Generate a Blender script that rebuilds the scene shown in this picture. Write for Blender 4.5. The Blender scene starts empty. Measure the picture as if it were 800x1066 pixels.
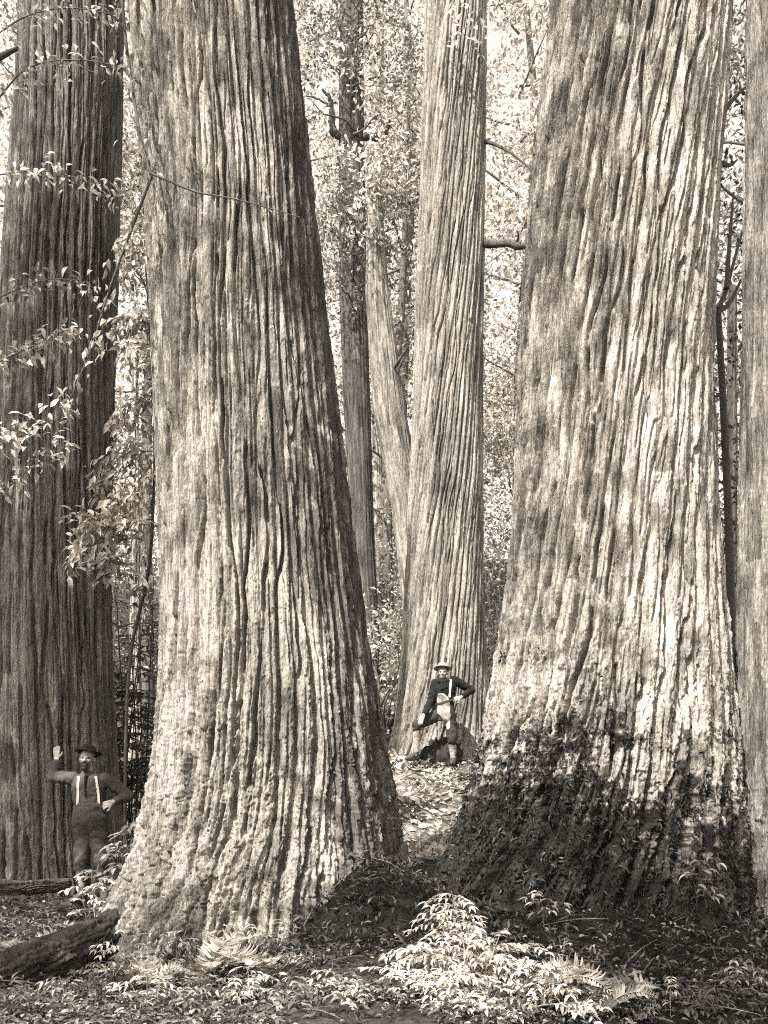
import bpy, bmesh, math, random
import numpy as np
from mathutils import Vector, Matrix

scene = bpy.context.scene
COL = scene.collection
rng = np.random.default_rng(7)
random.seed(7)
R = math.radians

# ------------------------------------------------------------------ camera constants (metres; photo is 800 x 1066)
FPX, HORY, CAMZ = 1042.0, 782.0, 1.5
def at(px, py, Y):
    return ((px-400)/FPX*Y, Y, CAMZ+(HORY-py)/FPX*Y)

# ------------------------------------------------------------------ noise
def _hash(a, b, seed):
    a = a.astype(np.int64).astype(np.uint32); b = b.astype(np.int64).astype(np.uint32)
    h = a*np.uint32(374761393) + b*np.uint32(668265263) + np.uint32((seed*2246822519+12345) & 0xffffffff)
    h = (h ^ (h >> np.uint32(13)))*np.uint32(1274126177)
    h = (h ^ (h >> np.uint32(16)))*np.uint32(2654435769)
    return (h ^ (h >> np.uint32(15))).astype(np.float64)/4294967296.0
def vnoise(x, y, seed=0, per=0):
    x0 = np.floor(x); y0 = np.floor(y); fx = x-x0; fy = y-y0
    fx = fx*fx*fx*(fx*(fx*6-15)+10); fy = fy*fy*fy*(fy*(fy*6-15)+10)
    xa, xb = (np.mod(x0, per), np.mod(x0+1, per)) if per else (x0, x0+1)
    a = _hash(xa, y0, seed); b = _hash(xb, y0, seed); c = _hash(xa, y0+1, seed); d = _hash(xb, y0+1, seed)
    return ((a*(1-fx)+b*fx)*(1-fy)+(c*(1-fx)+d*fx)*fy)*2-1
def fbm(x, y, seed=0, per=0, octv=4, g=.5):
    s = 0; a = 1; t = 0
    for i in range(octv):
        s = s+a*vnoise(x*2**i, y*2**i, seed+i*17, per*2**i); t += a; a *= g
    return s/t
def voro(x, y, seed, per, jit=.9):
    x0 = np.floor(x); y0 = np.floor(y)
    f1 = np.full(x.shape, 9.); f2 = np.full(x.shape, 9.); cid = np.zeros(x.shape)
    for i in (-1, 0, 1):
        for j in (-1, 0, 1):
            cx = x0+i; cy = y0+j; hx = np.mod(cx, per)
            dx = cx+.5+jit*(_hash(hx, cy, seed)-.5)-x; dy = cy+.5+jit*(_hash(hx, cy, seed+7)-.5)-y
            d = np.sqrt(dx*dx+dy*dy); c = _hash(hx, cy, seed+13)
            n1 = d < f1
            f2 = np.where(n1, f1, np.minimum(f2, d)); cid = np.where(n1, c, cid); f1 = np.where(n1, d, f1)
    return f1, f2, cid
def sstep(a, b, x):
    t = np.clip((x-a)/(b-a), 0, 1); return t*t*(3-2*t)

# ------------------------------------------------------------------ object helpers
def tag(o, label=None, cat=None, group=None, kind=None):
    if label: o['label'] = label
    if cat: o['category'] = cat
    if group: o['group'] = group
    if kind: o['kind'] = kind
    return o
def empty(name, loc, label, cat, group=None, rz=0.):
    o = bpy.data.objects.new(name, None); COL.objects.link(o)
    o.empty_display_size = .2; o.location = loc; o.rotation_euler = (0, 0, rz)
    return tag(o, label, cat, group)
def link(name, me, parent=None):
    o = bpy.data.objects.new(name, me); COL.objects.link(o)
    if parent is not None: o.parent = parent
    return o
def np_mesh(name, V, F, mat, smooth=True, attrs=None):
    """V (n,3); F list of arrays (m,k)"""
    if not isinstance(F, list): F = [F]
    F = [np.asarray(f, dtype=np.int32) for f in F if len(f)]
    me = bpy.data.meshes.new(name)
    V = np.asarray(V, dtype=np.float32)
    me.vertices.add(len(V)); me.vertices.foreach_set('co', V.ravel())
    nl = sum(f.size for f in F); npol = sum(len(f) for f in F)
    me.loops.add(nl); me.loops.foreach_set('vertex_index', np.concatenate([f.ravel() for f in F]))
    me.polygons.add(npol)
    tot = np.concatenate([np.full(len(f), f.shape[1], dtype=np.int32) for f in F])
    st = np.concatenate([[0], np.cumsum(tot)[:-1]]).astype(np.int32)
    me.polygons.foreach_set('loop_start', st)
    me.polygons.foreach_set('use_smooth', np.full(npol, smooth, dtype=bool))
    for k, a in (attrs or {}).items():
        at_ = me.attributes.new(k, 'FLOAT', 'POINT'); at_.data.foreach_set('value', np.asarray(a, dtype=np.float32).ravel())
    me.update(calc_edges=True); me.validate()
    if mat: me.materials.append(mat)
    return me
class MB:
    """collects vertices and faces for one mesh"""
    def __init__(s): s.V = []; s.F3 = []; s.F4 = []; s.n = 0
    def add(s, V, F):
        V = np.asarray(V, float).reshape(-1, 3); F = np.asarray(F, int)
        (s.F3 if F.shape[1] == 3 else s.F4).append(F+s.n); s.V.append(V); s.n += len(V)
    def tube(s, pts, rad, k=8, cap=True, smooth=3):
        pts = np.asarray(pts, float); rad = np.asarray(rad, float)*np.ones(len(pts))
        if smooth and len(pts) > 2: pts, rad = catmull(pts, rad, smooth)
        n = len(pts); T = np.gradient(pts, axis=0); T /= np.linalg.norm(T, axis=1)[:, None]+1e-9
        ref = np.array([0, 0, 1.]) if abs(T[0, 2]) < .9 else np.array([0, 1., 0])
        N = np.zeros_like(T); u = np.cross(T[0], ref); u /= np.linalg.norm(u)
        for i in range(n):
            u = u-T[i]*np.dot(u, T[i]); u /= np.linalg.norm(u)+1e-9; N[i] = u
        B = np.cross(T, N); a = np.linspace(0, 2*np.pi, k, endpoint=False)
        V = pts[:, None]+rad[:, None, None]*(np.cos(a)[None, :, None]*N[:, None]+np.sin(a)[None, :, None]*B[:, None])
        i = np.arange(n-1)[:, None]*k; j = np.arange(k)[None]; j2 = (j+1) % k
        F = np.stack([i+j, i+j2, i+k+j2, i+k+j], -1).reshape(-1, 4)
        s.add(V, F)
        if cap:
            for e, fl in ((0, 1), (n-1, 0)):
                Vc = np.vstack([V[e], pts[e:e+1]]); q = np.arange(k); q2 = (q+1) % k
                f = np.stack([q, q2, np.full(k, k)], -1)
                s.add(Vc, f[:, ::-1] if fl else f)
    def build(s, name, mat, parent=None, smooth=True):
        V = np.vstack(s.V); F = []
        if s.F4: F.append(np.vstack(s.F4))
        if s.F3: F.append(np.vstack(s.F3))
        return link(name, np_mesh(name, V, F, mat, smooth), parent)
def catmull(P, r, m):
    n = len(P); out = []; ro = []
    for i in range(n-1):
        p0, p1, p2, p3 = P[max(i-1, 0)], P[i], P[i+1], P[min(i+2, n-1)]
        for t in np.arange(m)/m:
            out.append(.5*(2*p1+(p2-p0)*t+(2*p0-5*p1+4*p2-p3)*t*t+(3*p1-p0-3*p2+p3)*t**3)); ro.append(r[i]*(1-t)+r[i+1]*t)
    out.append(P[-1]); ro.append(r[-1])
    return np.array(out), np.array(ro)

# ------------------------------------------------------------------ materials (the photograph is a warm sepia monochrome, so every colour is one)
def tone(v):
    return (min(1, v*1.08), v*.978, v*.868, 1)
def new_mat(name, rough=.85, spec=.2):
    m = bpy.data.materials.new(name); m.use_nodes = True
    nt = m.node_tree; b = nt.nodes['Principled BSDF']
    b.inputs['Roughness'].default_value = rough; b.inputs['Specular IOR Level'].default_value = spec
    return m, nt, b
def nd(nt, typ, **kw):
    n = nt.nodes.new(typ)
    for k, v in kw.items():
        if hasattr(n, k): setattr(n, k, v)
        else: n.inputs[k].default_value = v
    return n
def mixc(nt, fac, a, b, blend='MIX'):
    n = nt.nodes.new('ShaderNodeMix'); n.data_type = 'RGBA'; n.blend_type = blend
    for idx, v in ((0, fac), (6, a), (7, b)):
        if isinstance(v, bpy.types.NodeSocket): nt.links.new(v, n.inputs[idx])
        else: n.inputs[idx].default_value = v
    return n.outputs[2]
def ramp(nt, src, stops):
    n = nt.nodes.new('ShaderNodeValToRGB'); e = n.color_ramp.elements
    while len(e) < len(stops): e.new(.5)
    for el, (p, c) in zip(e, stops): el.position = p; el.color = c if len(c) == 4 else tone(c[0])
    nt.links.new(src, n.inputs[0]); return n.outputs[0]
G = lambda v: (v, v, v, 1)
def noise(nt, vec, scale, detail=4, rough=.55, mp=None, dist=0):
    n = nd(nt, 'ShaderNodeTexNoise'); n.inputs['Scale'].default_value = scale; n.inputs['Detail'].default_value = detail
    n.inputs['Roughness'].default_value = rough; n.inputs['Distortion'].default_value = dist
    if mp:
        m = nd(nt, 'ShaderNodeMapping'); m.inputs['Scale'].default_value = mp; nt.links.new(vec, m.inputs[0]); vec = m.outputs[0]
    nt.links.new(vec, n.inputs['Vector']); return n.outputs['Fac']
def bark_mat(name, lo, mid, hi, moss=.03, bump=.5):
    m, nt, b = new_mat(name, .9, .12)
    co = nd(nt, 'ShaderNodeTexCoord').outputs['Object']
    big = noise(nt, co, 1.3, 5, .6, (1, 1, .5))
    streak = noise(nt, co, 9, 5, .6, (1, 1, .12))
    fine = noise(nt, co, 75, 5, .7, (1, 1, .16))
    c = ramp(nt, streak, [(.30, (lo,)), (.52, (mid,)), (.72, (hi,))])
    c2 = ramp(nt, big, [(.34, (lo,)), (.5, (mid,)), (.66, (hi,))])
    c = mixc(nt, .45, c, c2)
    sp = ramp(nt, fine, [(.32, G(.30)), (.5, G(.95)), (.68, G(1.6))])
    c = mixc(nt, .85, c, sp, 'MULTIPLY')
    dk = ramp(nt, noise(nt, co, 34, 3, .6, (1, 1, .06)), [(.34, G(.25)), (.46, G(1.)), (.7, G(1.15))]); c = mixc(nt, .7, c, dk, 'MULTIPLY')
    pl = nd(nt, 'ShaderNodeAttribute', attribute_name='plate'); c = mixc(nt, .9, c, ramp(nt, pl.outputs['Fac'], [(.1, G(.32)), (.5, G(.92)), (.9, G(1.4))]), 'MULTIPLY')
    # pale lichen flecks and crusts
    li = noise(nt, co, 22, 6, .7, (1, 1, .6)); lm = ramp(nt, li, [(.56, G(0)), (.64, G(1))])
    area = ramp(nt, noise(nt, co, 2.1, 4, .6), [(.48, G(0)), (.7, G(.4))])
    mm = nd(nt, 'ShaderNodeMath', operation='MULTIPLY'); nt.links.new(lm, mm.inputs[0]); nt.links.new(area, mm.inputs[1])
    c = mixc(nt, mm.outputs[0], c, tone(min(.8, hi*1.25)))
    a = nd(nt, 'ShaderNodeAttribute', attribute_name='moss')  # moss cover; also carries the shade painted on trunk flanks
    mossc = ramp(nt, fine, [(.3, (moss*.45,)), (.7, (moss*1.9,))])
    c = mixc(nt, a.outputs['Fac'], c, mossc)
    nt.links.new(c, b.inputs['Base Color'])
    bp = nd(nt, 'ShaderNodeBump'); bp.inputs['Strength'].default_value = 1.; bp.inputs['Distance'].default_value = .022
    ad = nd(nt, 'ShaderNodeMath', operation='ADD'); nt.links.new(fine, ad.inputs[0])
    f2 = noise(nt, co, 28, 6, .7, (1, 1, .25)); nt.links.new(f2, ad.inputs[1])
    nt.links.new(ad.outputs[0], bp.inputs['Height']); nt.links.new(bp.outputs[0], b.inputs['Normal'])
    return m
def leaf_mat(name, lo, hi, trans=.35):
    m = bpy.data.materials.new(name); m.use_nodes = True; nt = m.node_tree
    b = nt.nodes['Principled BSDF']; b.inputs['Roughness'].default_value = .55; b.inputs['Specular IOR Level'].default_value = .35
    g = nd(nt, 'ShaderNodeNewGeometry')
    c = ramp(nt, g.outputs['Random Per Island'], [(0, (lo,)), (.6, ((lo+hi)/2,)), (1, (hi,))])
    nt.links.new(c, b.inputs['Base Color'])
    t = nd(nt, 'ShaderNodeBsdfTranslucent'); nt.links.new(c, t.inputs['Color'])
    mx = nd(nt, 'ShaderNodeMixShader'); mx.inputs[0].default_value = trans
    nt.links.new(b.outputs[0], mx.inputs[1]); nt.links.new(t.outputs[0], mx.inputs[2])
    nt.links.new(mx.outputs[0], nt.nodes['Material Output'].inputs['Surface'])
    return m
def plain_mat(name, v, var=.35, scale=30, rough=.85, bump=.2, spec=.2):
    m, nt, b = new_mat(name, rough, spec)
    co = nd(nt, 'ShaderNodeTexCoord').outputs['Object']
    n = noise(nt, co, scale, 5, .6)
    nt.links.new(ramp(nt, n, [(.3, (v*(1-var),)), (.7, (min(.9, v*(1+var)),))]), b.inputs['Base Color'])
    if bump:
        bp = nd(nt, 'ShaderNodeBump'); bp.inputs['Strength'].default_value = bump; bp.inputs['Distance'].default_value = .01
        nt.links.new(n, bp.inputs['Height']); nt.links.new(bp.outputs[0], b.inputs['Normal'])
    return m
M = {}
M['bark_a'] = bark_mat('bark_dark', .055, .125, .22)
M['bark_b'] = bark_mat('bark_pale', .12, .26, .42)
M['bark_d'] = bark_mat('bark_pale_broad', .15, .32, .48, .018)
M['bark_c'] = bark_mat('bark_grey', .11, .22, .35)
M['bark_e'] = bark_mat('bark_weathered', .09, .19, .32)
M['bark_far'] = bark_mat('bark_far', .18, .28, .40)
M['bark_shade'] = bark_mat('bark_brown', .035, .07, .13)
M['twig'] = plain_mat('twig_bark', .07, .4, 40)
M['twig_pale'] = plain_mat('twig_pale', .3, .4, 40)
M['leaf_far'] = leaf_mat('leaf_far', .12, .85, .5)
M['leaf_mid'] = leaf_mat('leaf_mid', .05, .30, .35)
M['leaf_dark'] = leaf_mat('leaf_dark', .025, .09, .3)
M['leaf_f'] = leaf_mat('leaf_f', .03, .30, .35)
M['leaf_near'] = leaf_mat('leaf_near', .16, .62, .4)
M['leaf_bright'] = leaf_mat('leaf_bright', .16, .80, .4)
M['litter'] = leaf_mat('leaf_litter', .02, .20, .1)
M['moss'] = leaf_mat('moss_sprig', .005, .022, .1)
# ------------------------------------------------------------------ ground
_gy = np.array([-60, 0, 5.5, 6.6, 8, 10, 11.6, 13.5, 16.8, 20, 26, 34, 45, 60, 90, 160.])
_gl = np.array([-.4, -.1, 0, -.10, -.20, -.24, -.20, -.05, .45, 1.2, 2.6, 5.2, 9, 12, 16, 20.])
_gc = np.array([-.4, -.1, 0, .03, .12, .18, .12, .22, 1.30, 1.9, 3.2, 6.0, 10, 13, 17, 20.])
_gr = np.array([-.4, -.1, .0, .02, .05, .15, .3, .5, .95, 1.6, 3.2, 6.0, 10, 13, 17, 20.])
def ground(x, y, detail=True):
    x = np.asarray(x, float); y = np.asarray(y, float)
    l = np.interp(y, _gy, _gl); c = np.interp(y, _gy, _gc); r = np.interp(y, _gy, _gr)
    wl = 1-sstep(-2.8, -.6, x); wr = sstep(1.6, 3.4, x)
    z = c*(1-wl)*(1-wr)+l*wl+r*wr
    z = z+.40*np.exp(-((x+.12)/.50)**2-((y-8.0)/.75)**2)
    z = z+.30*np.exp(-((x-1.9)/1.25)**2-((y-7.3)/.85)**2)
    z = z-.16*np.exp(-((x+1.5)/1.1)**2-((y-8.)/.9)**2)
    if detail:
        z = z+.10*vnoise(x*.8, y*.8, 5)+.16*fbm(x*1.7, y*1.9, 6, 0, 3)*np.exp(-((x-.7)/1.3)**4-((y-14.4)/1.7)**4)+.05*fbm(x*2.3, y*2.3, 9)+.025*fbm(x*9, y*9, 11)*np.clip(12/np.maximum(y, 6), .4, 1)
    return z
def gz(x, y): return float(ground(np.array([x]), np.array([y]))[0])
def axis(a, b, c, d, fine, coarse):
    return np.unique(np.concatenate([a-np.geomspace(.2, a-b, coarse)[::-1], np.arange(a, c, fine), c+np.geomspace(.02, d-c, coarse)]))
gx = axis(-5., -120., 5., 120., .03, 60); gyy = axis(4.5, -60., 19., 160., .03, 110)
X, Yg = np.meshgrid(gx, gyy)
Z = ground(X, Yg)
nx, ny = len(gx), len(gyy)
i = np.arange(ny-1)[:, None]*nx; j = np.arange(nx-1)[None]
Fg = np.stack([i+j, i+j+1, i+nx+j+1, i+nx+j], -1).reshape(-1, 4)
n1 = fbm(X*1.6, Yg*1.6, 31)
duff = np.clip(np.exp(-((X+.1)/.75)**4-((Yg-7.8)/1.1)**4)+np.exp(-((X-2.2)/1.9)**4-((Yg-6.6)/1.3)**4)+.5*n1, 0, 1)
duff = sstep(.25, .6, duff)
mg, nt, b = new_mat('forest_floor', .95, .1)
co = nd(nt, 'ShaderNodeTexCoord').outputs['Object']
na = noise(nt, co, 3.5, 6, .65); nb = noise(nt, co, 26, 5, .7); nc = noise(nt, co, 95, 4, .7)
c = ramp(nt, na, [(.35, (.022,)), (.65, (.085,))]); c = mixc(nt, nd(nt, 'ShaderNodeAttribute', attribute_name='sunlit_chips').outputs['Fac'], c, ramp(nt, na, [(.35, (.05,)), (.6, (.26,))]))  # the slope mask mixes in a paler ground colour as painted sunlight
c = mixc(nt, .8, c, ramp(nt, nb, [(.35, G(.35)), (.52, G(.9)), (.68, G(1.9))]), 'MULTIPLY')
c = mixc(nt, nd(nt, 'ShaderNodeAttribute', attribute_name='duff').outputs['Fac'], c, ramp(nt, nb, [(.35, (.007,)), (.7, (.026,))]))
nt.links.new(c, b.inputs['Base Color'])
bp = nd(nt, 'ShaderNodeBump'); bp.inputs['Strength'].default_value = .9; bp.inputs['Distance'].default_value = .05
ad = nd(nt, 'ShaderNodeMath', operation='ADD'); nt.links.new(nb, ad.inputs[0]); nt.links.new(nc, ad.inputs[1])
nt.links.new(ad.outputs[0], bp.inputs['Height']); nt.links.new(bp.outputs[0], b.inputs['Normal'])
go = link('ground', np_mesh('ground', np.stack([X, Yg, Z], -1).reshape(-1, 3), Fg, mg, True, {'duff': duff, 'sunlit_chips': sstep(.3, .6, np.exp(-((X-.7)/1.1)**4-((Yg-14.6)/1.9)**4)+.35*n1)}))  # slope mask: sunlight on the bank put into the ground colour
tag(go, 'forest floor of dark duff and leaf litter rising to a hillside', 'ground', None, 'structure')

# ------------------------------------------------------------------ trunks
def smooth1(a, k):
    if k < 2: return a
    w = np.hanning(k+2)[1:-1]; w /= w.sum()
    return np.convolve(np.pad(a, (k//2, k-1-k//2), mode='edge'), w, mode='valid')
def trunk_profile(prof, Y, ztop, zbot, nrow):
    p = np.array(prof, float)
    z = CAMZ+(HORY-p[:, 0])/FPX*Y; cx = ((p[:, 1]+p[:, 2])/2-400)/FPX*Y; r = (p[:, 2]-p[:, 1])/2/FPX*Y
    o = np.argsort(z); z, cx, r = z[o], cx[o], r[o]
    zz = np.linspace(zbot, ztop, nrow)
    def ex(v):
        out = np.interp(zz, z, v); s = (v[-1]-v[-3])/(z[-1]-z[-3]); up = zz > z[-1]; out[up] = v[-1]+s*(zz[up]-z[-1]); 
        s0 = (v[1]-v[0])/(z[1]-z[0]); dn = zz < z[0]; out[dn] = v[0]+s0*(zz[dn]-z[0]); return out
    k = max(3, int(nrow*.5/(ztop-zbot)))
    return zz, smooth1(ex(cx), k), np.maximum(smooth1(ex(r), k), .05)
def make_trunk(prof, Y, ztop, zbot, ncol, nrow, mat, rw=.11, rl=.9, depth=.05, fw=.045, fl=.3, fdepth=.018, twist=0., warp=.6, base_z=0., rough_h=2., lobes=.05, seed=1, moss_shade_f=None, chunk=.012, yoff=None, weave=.34, cy_lean=0.):
    zz, cx, r = trunk_profile(prof, Y, ztop, zbot, nrow)
    th = np.linspace(0, 2*np.pi, ncol, endpoint=False)
    TH, H = np.meshgrid(th, zz)
    RR = np.repeat(r[:, None], ncol, 1)
    rref = float(np.median(r)); circ = 2*np.pi*rref
    n_r = max(6, int(round(circ/rw))); n_f = max(12, int(round(circ/fw)))
    low = sstep(base_z+rough_h, base_z, H)                 # 1 near the base
    u = TH/(2*np.pi)
    per8 = 8
    wv = fbm(u*per8, H*.30, seed, per8, 2)                 # slow wander of the ridges
    wv2 = fbm(u*30, H*1.1, seed+3, 30, 2)
    wv3 = fbm(u*90, H*6, seed+4, 90, 2)
    tw = twist*H/circ
    uu = u+tw
    phi = uu*n_r+warp*1.1*wv+warp*.25*wv2
    def gaps(phi, n, w0, w1, mh, sd, jag, vanish=.35, gate=.5, amp=.34):
        """furrows between ropes of bark: each wanders by itself, closes up for a stretch and opens again, so ropes part and join"""
        k0 = np.round(phi); best = np.zeros_like(phi)
        for dk in ((-1, 0, 1) if amp < .4 else (-2, -1, 0, 1, 2)):
            k = np.mod(k0+dk, n); o = amp*vnoise(k*1.37+.5, H/mh+k*3.1, sd)+.10*vnoise(k*2.11+.3, H/(mh*.28), sd+1)
            dist = np.abs(phi-(k0+dk)-o)+jag
            df = vanish+(1-vanish)*sstep(-.25, .2, vnoise(k*1.91+.7, H/(mh*gate)+k*5.7, sd+2)+.12)
            best = np.maximum(best, df*(1-sstep(w0, w1, dist)))
        rid = np.floor(phi); f = np.mod(phi, 1)-.5
        return best, np.mod(rid, n), f
    n_j = int(circ/.03)
    jag = .07*fbm(uu*n_j, H/.07, seed+41, n_j, 3, .6)*(.6+1.0*low)
    gp, rid, ff = gaps(phi, n_r, .04, .185, rl*.6, seed+5, jag, .30, .5, weave)
    hid = _hash(rid, np.floor(H/(rl*.9)+rid*.37), seed+8)
    phi2 = uu*n_f+warp*1.1*wv*n_f/n_r*.9+.35*wv2
    gp2, rid2, ff2 = gaps(phi2, n_f, .05, .24, fl, seed+9, jag*1.4, .0, .7)
    gid = _hash(rid2, np.floor(H/fl), seed+12)
    n_c = max(20, int(round(circ/.042)))
    # broken scales: flat steps with ragged edges
    jx = .35*wv3+.30*fbm(uu*n_c*1.7, H/.05, seed+16, int(n_c*1.7), 2) if False else .45*wv3
    c1, c2, cc = voro(uu*n_c+.8*wv2+jx+.22*vnoise(uu*n_c*3, H/.018, seed+17, n_c*3), H/.19+.8*wv3+.20*vnoise(uu*n_c*2, H/.02, seed+18, n_c*2), seed+15, n_c)
    n_d = int(n_c*2.1); e1, e2, ee = voro(uu*n_d+.9*wv2+.6*wv3, H/.06+.8*wv3+.25*vnoise(uu*n_d*2, H/.012, seed+19, n_d*2), seed+28, n_d)
    ch = sstep(0, .12, c2-c1)
    n_s = int(round(circ/.014))
    fib = fbm(uu*n_s+1.2*wv2, H/.16, seed+21, n_s, 2)
    n_l = int(circ/.10)
    lump = fbm(uu*n_l, H/.20, seed+25, n_l, 4, .6)
    n_p = int(circ/.035)
    peel = np.clip(fbm(uu*n_p+wv3, H/.09, seed+27, n_p, 4, .65)-.06, 0, 1)       # loose scales standing off
    mz = .85+.35*fbm(u*5, H*.35, seed+31, 5, 2)
    cid = vnoise(rid*3.3+.5, H/(rl*.5), seed+44)*.5+.5
    d = -depth*(1+.3*low)*mz*gp+.22*depth*(cid-.5)*(1-gp)-.30*depth*(4*ff*ff)*(1-gp)
    d += -fdepth*gp2*(.7+.5*low)*(1-.7*gp)
    d += chunk*(.35+1.0*low)*(.8*(ch-1)+1.5*(cc-.5)+.8*(ee-.5)*sstep(.35, .6, lump*.5+.5+.15*low))+.007*fib+.010*(.3+low)*lump+chunk*2.0*peel*(.35+1.0*low)
    root = sstep(base_z+1.0, base_z-.25, H); d += .20*root*np.maximum(0, np.cos(TH*5+seed+.6*np.sin(TH*2+seed)))**2*np.clip(rref, .2, 1.1)
    # fluting and buttresses
    nl = 7
    fl_ = np.zeros_like(H)
    lr = np.random.default_rng(seed)
    for k in (3, 5, 7, 11):
        fl_ += lr.uniform(.5, 1)*np.cos(k*(TH+.9*twist*H/rref)+lr.uniform(0, 6.28)+.25*np.sin(H*.9+k))/k**.5
    d += .6*lobes*fl_*(.35+1.6*low)*np.clip(RR, .3, 1.6)
    tot = RR+d
    cyv = (Y if yoff is None else yoff)+cy_lean*(zz-base_z)
    Vx = cx[:, None]+tot*np.cos(TH); Vy = cyv[:, None]+tot*np.sin(TH) if np.ndim(cyv) else cyv+tot*np.sin(TH)
    V = np.stack([Vx, Vy, H], -1)
    i = np.arange(nrow-1)[:, None]*ncol; j = np.arange(ncol)[None]; j2 = (j+1) % ncol
    F = np.stack([i+j, i+j2, i+ncol+j2, i+ncol+j], -1).reshape(-1, 4)
    moss = np.zeros_like(H) if moss_shade_f is None else moss_shade_f(V[..., 0], V[..., 1], H, TH, lump)
    me = np_mesh('trunk', V.reshape(-1, 3), F, mat, True, {'moss': moss, 'plate': np.clip(.5*cid+.5*gid, 0, 1)})
    return me, V, moss
def put_trunk(root, me):
    o = link('trunk', me, root); o.location = -Vector(root.location); return o

# -- the dark tree on the left, in shade
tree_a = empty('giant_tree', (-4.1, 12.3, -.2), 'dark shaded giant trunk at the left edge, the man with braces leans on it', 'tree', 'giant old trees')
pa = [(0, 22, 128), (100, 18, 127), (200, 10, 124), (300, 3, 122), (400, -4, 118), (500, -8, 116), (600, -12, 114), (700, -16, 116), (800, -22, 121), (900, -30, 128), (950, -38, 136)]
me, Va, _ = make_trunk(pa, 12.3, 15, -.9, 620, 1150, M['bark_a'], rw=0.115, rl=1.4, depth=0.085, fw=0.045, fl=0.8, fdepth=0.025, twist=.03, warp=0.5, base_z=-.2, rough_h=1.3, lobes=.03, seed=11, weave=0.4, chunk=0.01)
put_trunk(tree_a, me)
# -- the big pale trunk left of centre
tree_b = empty('giant_tree', (-1.15, 8.95, -.1), 'huge pale ropy-barked trunk left of centre, leaning left and flaring at its foot', 'tree', 'giant old trees')
pb = [(0, 135, 306), (100, 141, 316), (200, 151, 328), (300, 157, 338), (400, 162, 350), (500, 166, 362), (600, 169, 375), (700, 168, 390), (800, 159, 406), (880, 142, 420), (950, 116, 438), (1000, 98, 450)]
def moss_shade_b(x, y, z, th, lump):
    right = sstep(-.9, .2, th-2*np.pi*1.0) if False else sstep(.25, .75, np.cos(th))      # its right flank, darkened in colour to stand for deep shade
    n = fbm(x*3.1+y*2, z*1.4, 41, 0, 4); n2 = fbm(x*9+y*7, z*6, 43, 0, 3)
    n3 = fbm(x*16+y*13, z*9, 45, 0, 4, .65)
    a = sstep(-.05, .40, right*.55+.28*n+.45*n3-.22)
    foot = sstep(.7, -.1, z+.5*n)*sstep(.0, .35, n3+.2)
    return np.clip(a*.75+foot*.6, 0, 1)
me, Vb, _ = make_trunk(pb, 8.95, 11.5, -.7, 980, 1350, M['bark_b'], rw=0.11, rl=1.2, depth=0.13, fw=0.05, fl=0.5, fdepth=0.045, twist=-.05, warp=0.7, base_z=0, rough_h=3.2, lobes=.045, seed=23, moss_shade_f=moss_shade_b, weave=0.62, chunk=0.016)
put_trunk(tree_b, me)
# -- the big pale trunk right of centre
tree_d = empty('giant_tree', (2.0, 8.3, .1), 'huge pale trunk right of centre with slanting plates of bark and a dark mossy foot', 'tree', 'giant old trees')
pd_ = [(0, 574, 758), (100, 562, 753), (200, 552, 746), (300, 546, 740), (400, 541, 739), (500, 536, 743), (600, 528, 748), (700, 515, 757), (800, 497, 768), (880, 477, 773), (950, 444, 780), (1000, 420, 788)]
def moss_shade_d(x, y, z, th, lump):
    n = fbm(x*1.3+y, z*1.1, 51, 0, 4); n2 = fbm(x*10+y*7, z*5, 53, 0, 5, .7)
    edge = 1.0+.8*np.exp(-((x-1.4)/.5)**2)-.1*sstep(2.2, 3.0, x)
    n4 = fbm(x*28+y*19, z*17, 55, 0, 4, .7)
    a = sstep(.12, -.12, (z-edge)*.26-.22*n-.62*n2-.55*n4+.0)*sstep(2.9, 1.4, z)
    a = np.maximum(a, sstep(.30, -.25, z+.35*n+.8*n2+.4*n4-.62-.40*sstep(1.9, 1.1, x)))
    left = sstep(.5, .95, -np.cos(th))*sstep(.1, .3, n2+.5*n)*.7  # left flank greyed in colour to imitate its shade
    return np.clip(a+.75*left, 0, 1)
me, Vd, moss_shade_dv = make_trunk(pd_, 8.3, 11, -.6, 1020, 1350, M['bark_d'], rw=0.12, rl=0.9, depth=0.13, fw=0.055, fl=0.4, fdepth=0.045, twist=-0.1, warp=0.6, base_z=.1, rough_h=3.2, lobes=.035, seed=37, moss_shade_f=moss_shade_d, weave=0.5, chunk=0.017)
put_trunk(tree_d, me)
# -- the straight tree in the middle distance behind the man with the hat
tree_c = empty('giant_tree', (.98, 18.0, 1.2), 'straight grey trunk standing mid-distance behind the man on the mound', 'tree', 'giant old trees')
pc = [(0, 443, 507), (100, 440, 506), (200, 437, 505), (300, 433, 504), (400, 430, 503), (500, 427, 503), (600, 422, 504), (700, 416, 508), (760, 410, 512), (800, 402, 520)]
me, Vc, _ = make_trunk(pc, 18.0, 19.5, .6, 480, 1050, M['bark_c'], rw=0.092, rl=1.3, depth=0.11, fw=0.05, fl=1.0, fdepth=0.03, twist=-0.1, warp=0.4, base_z=1.2, rough_h=1.5, lobes=.025, seed=47, weave=.55, chunk=0.008)
put_trunk(tree_c, me)
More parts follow.
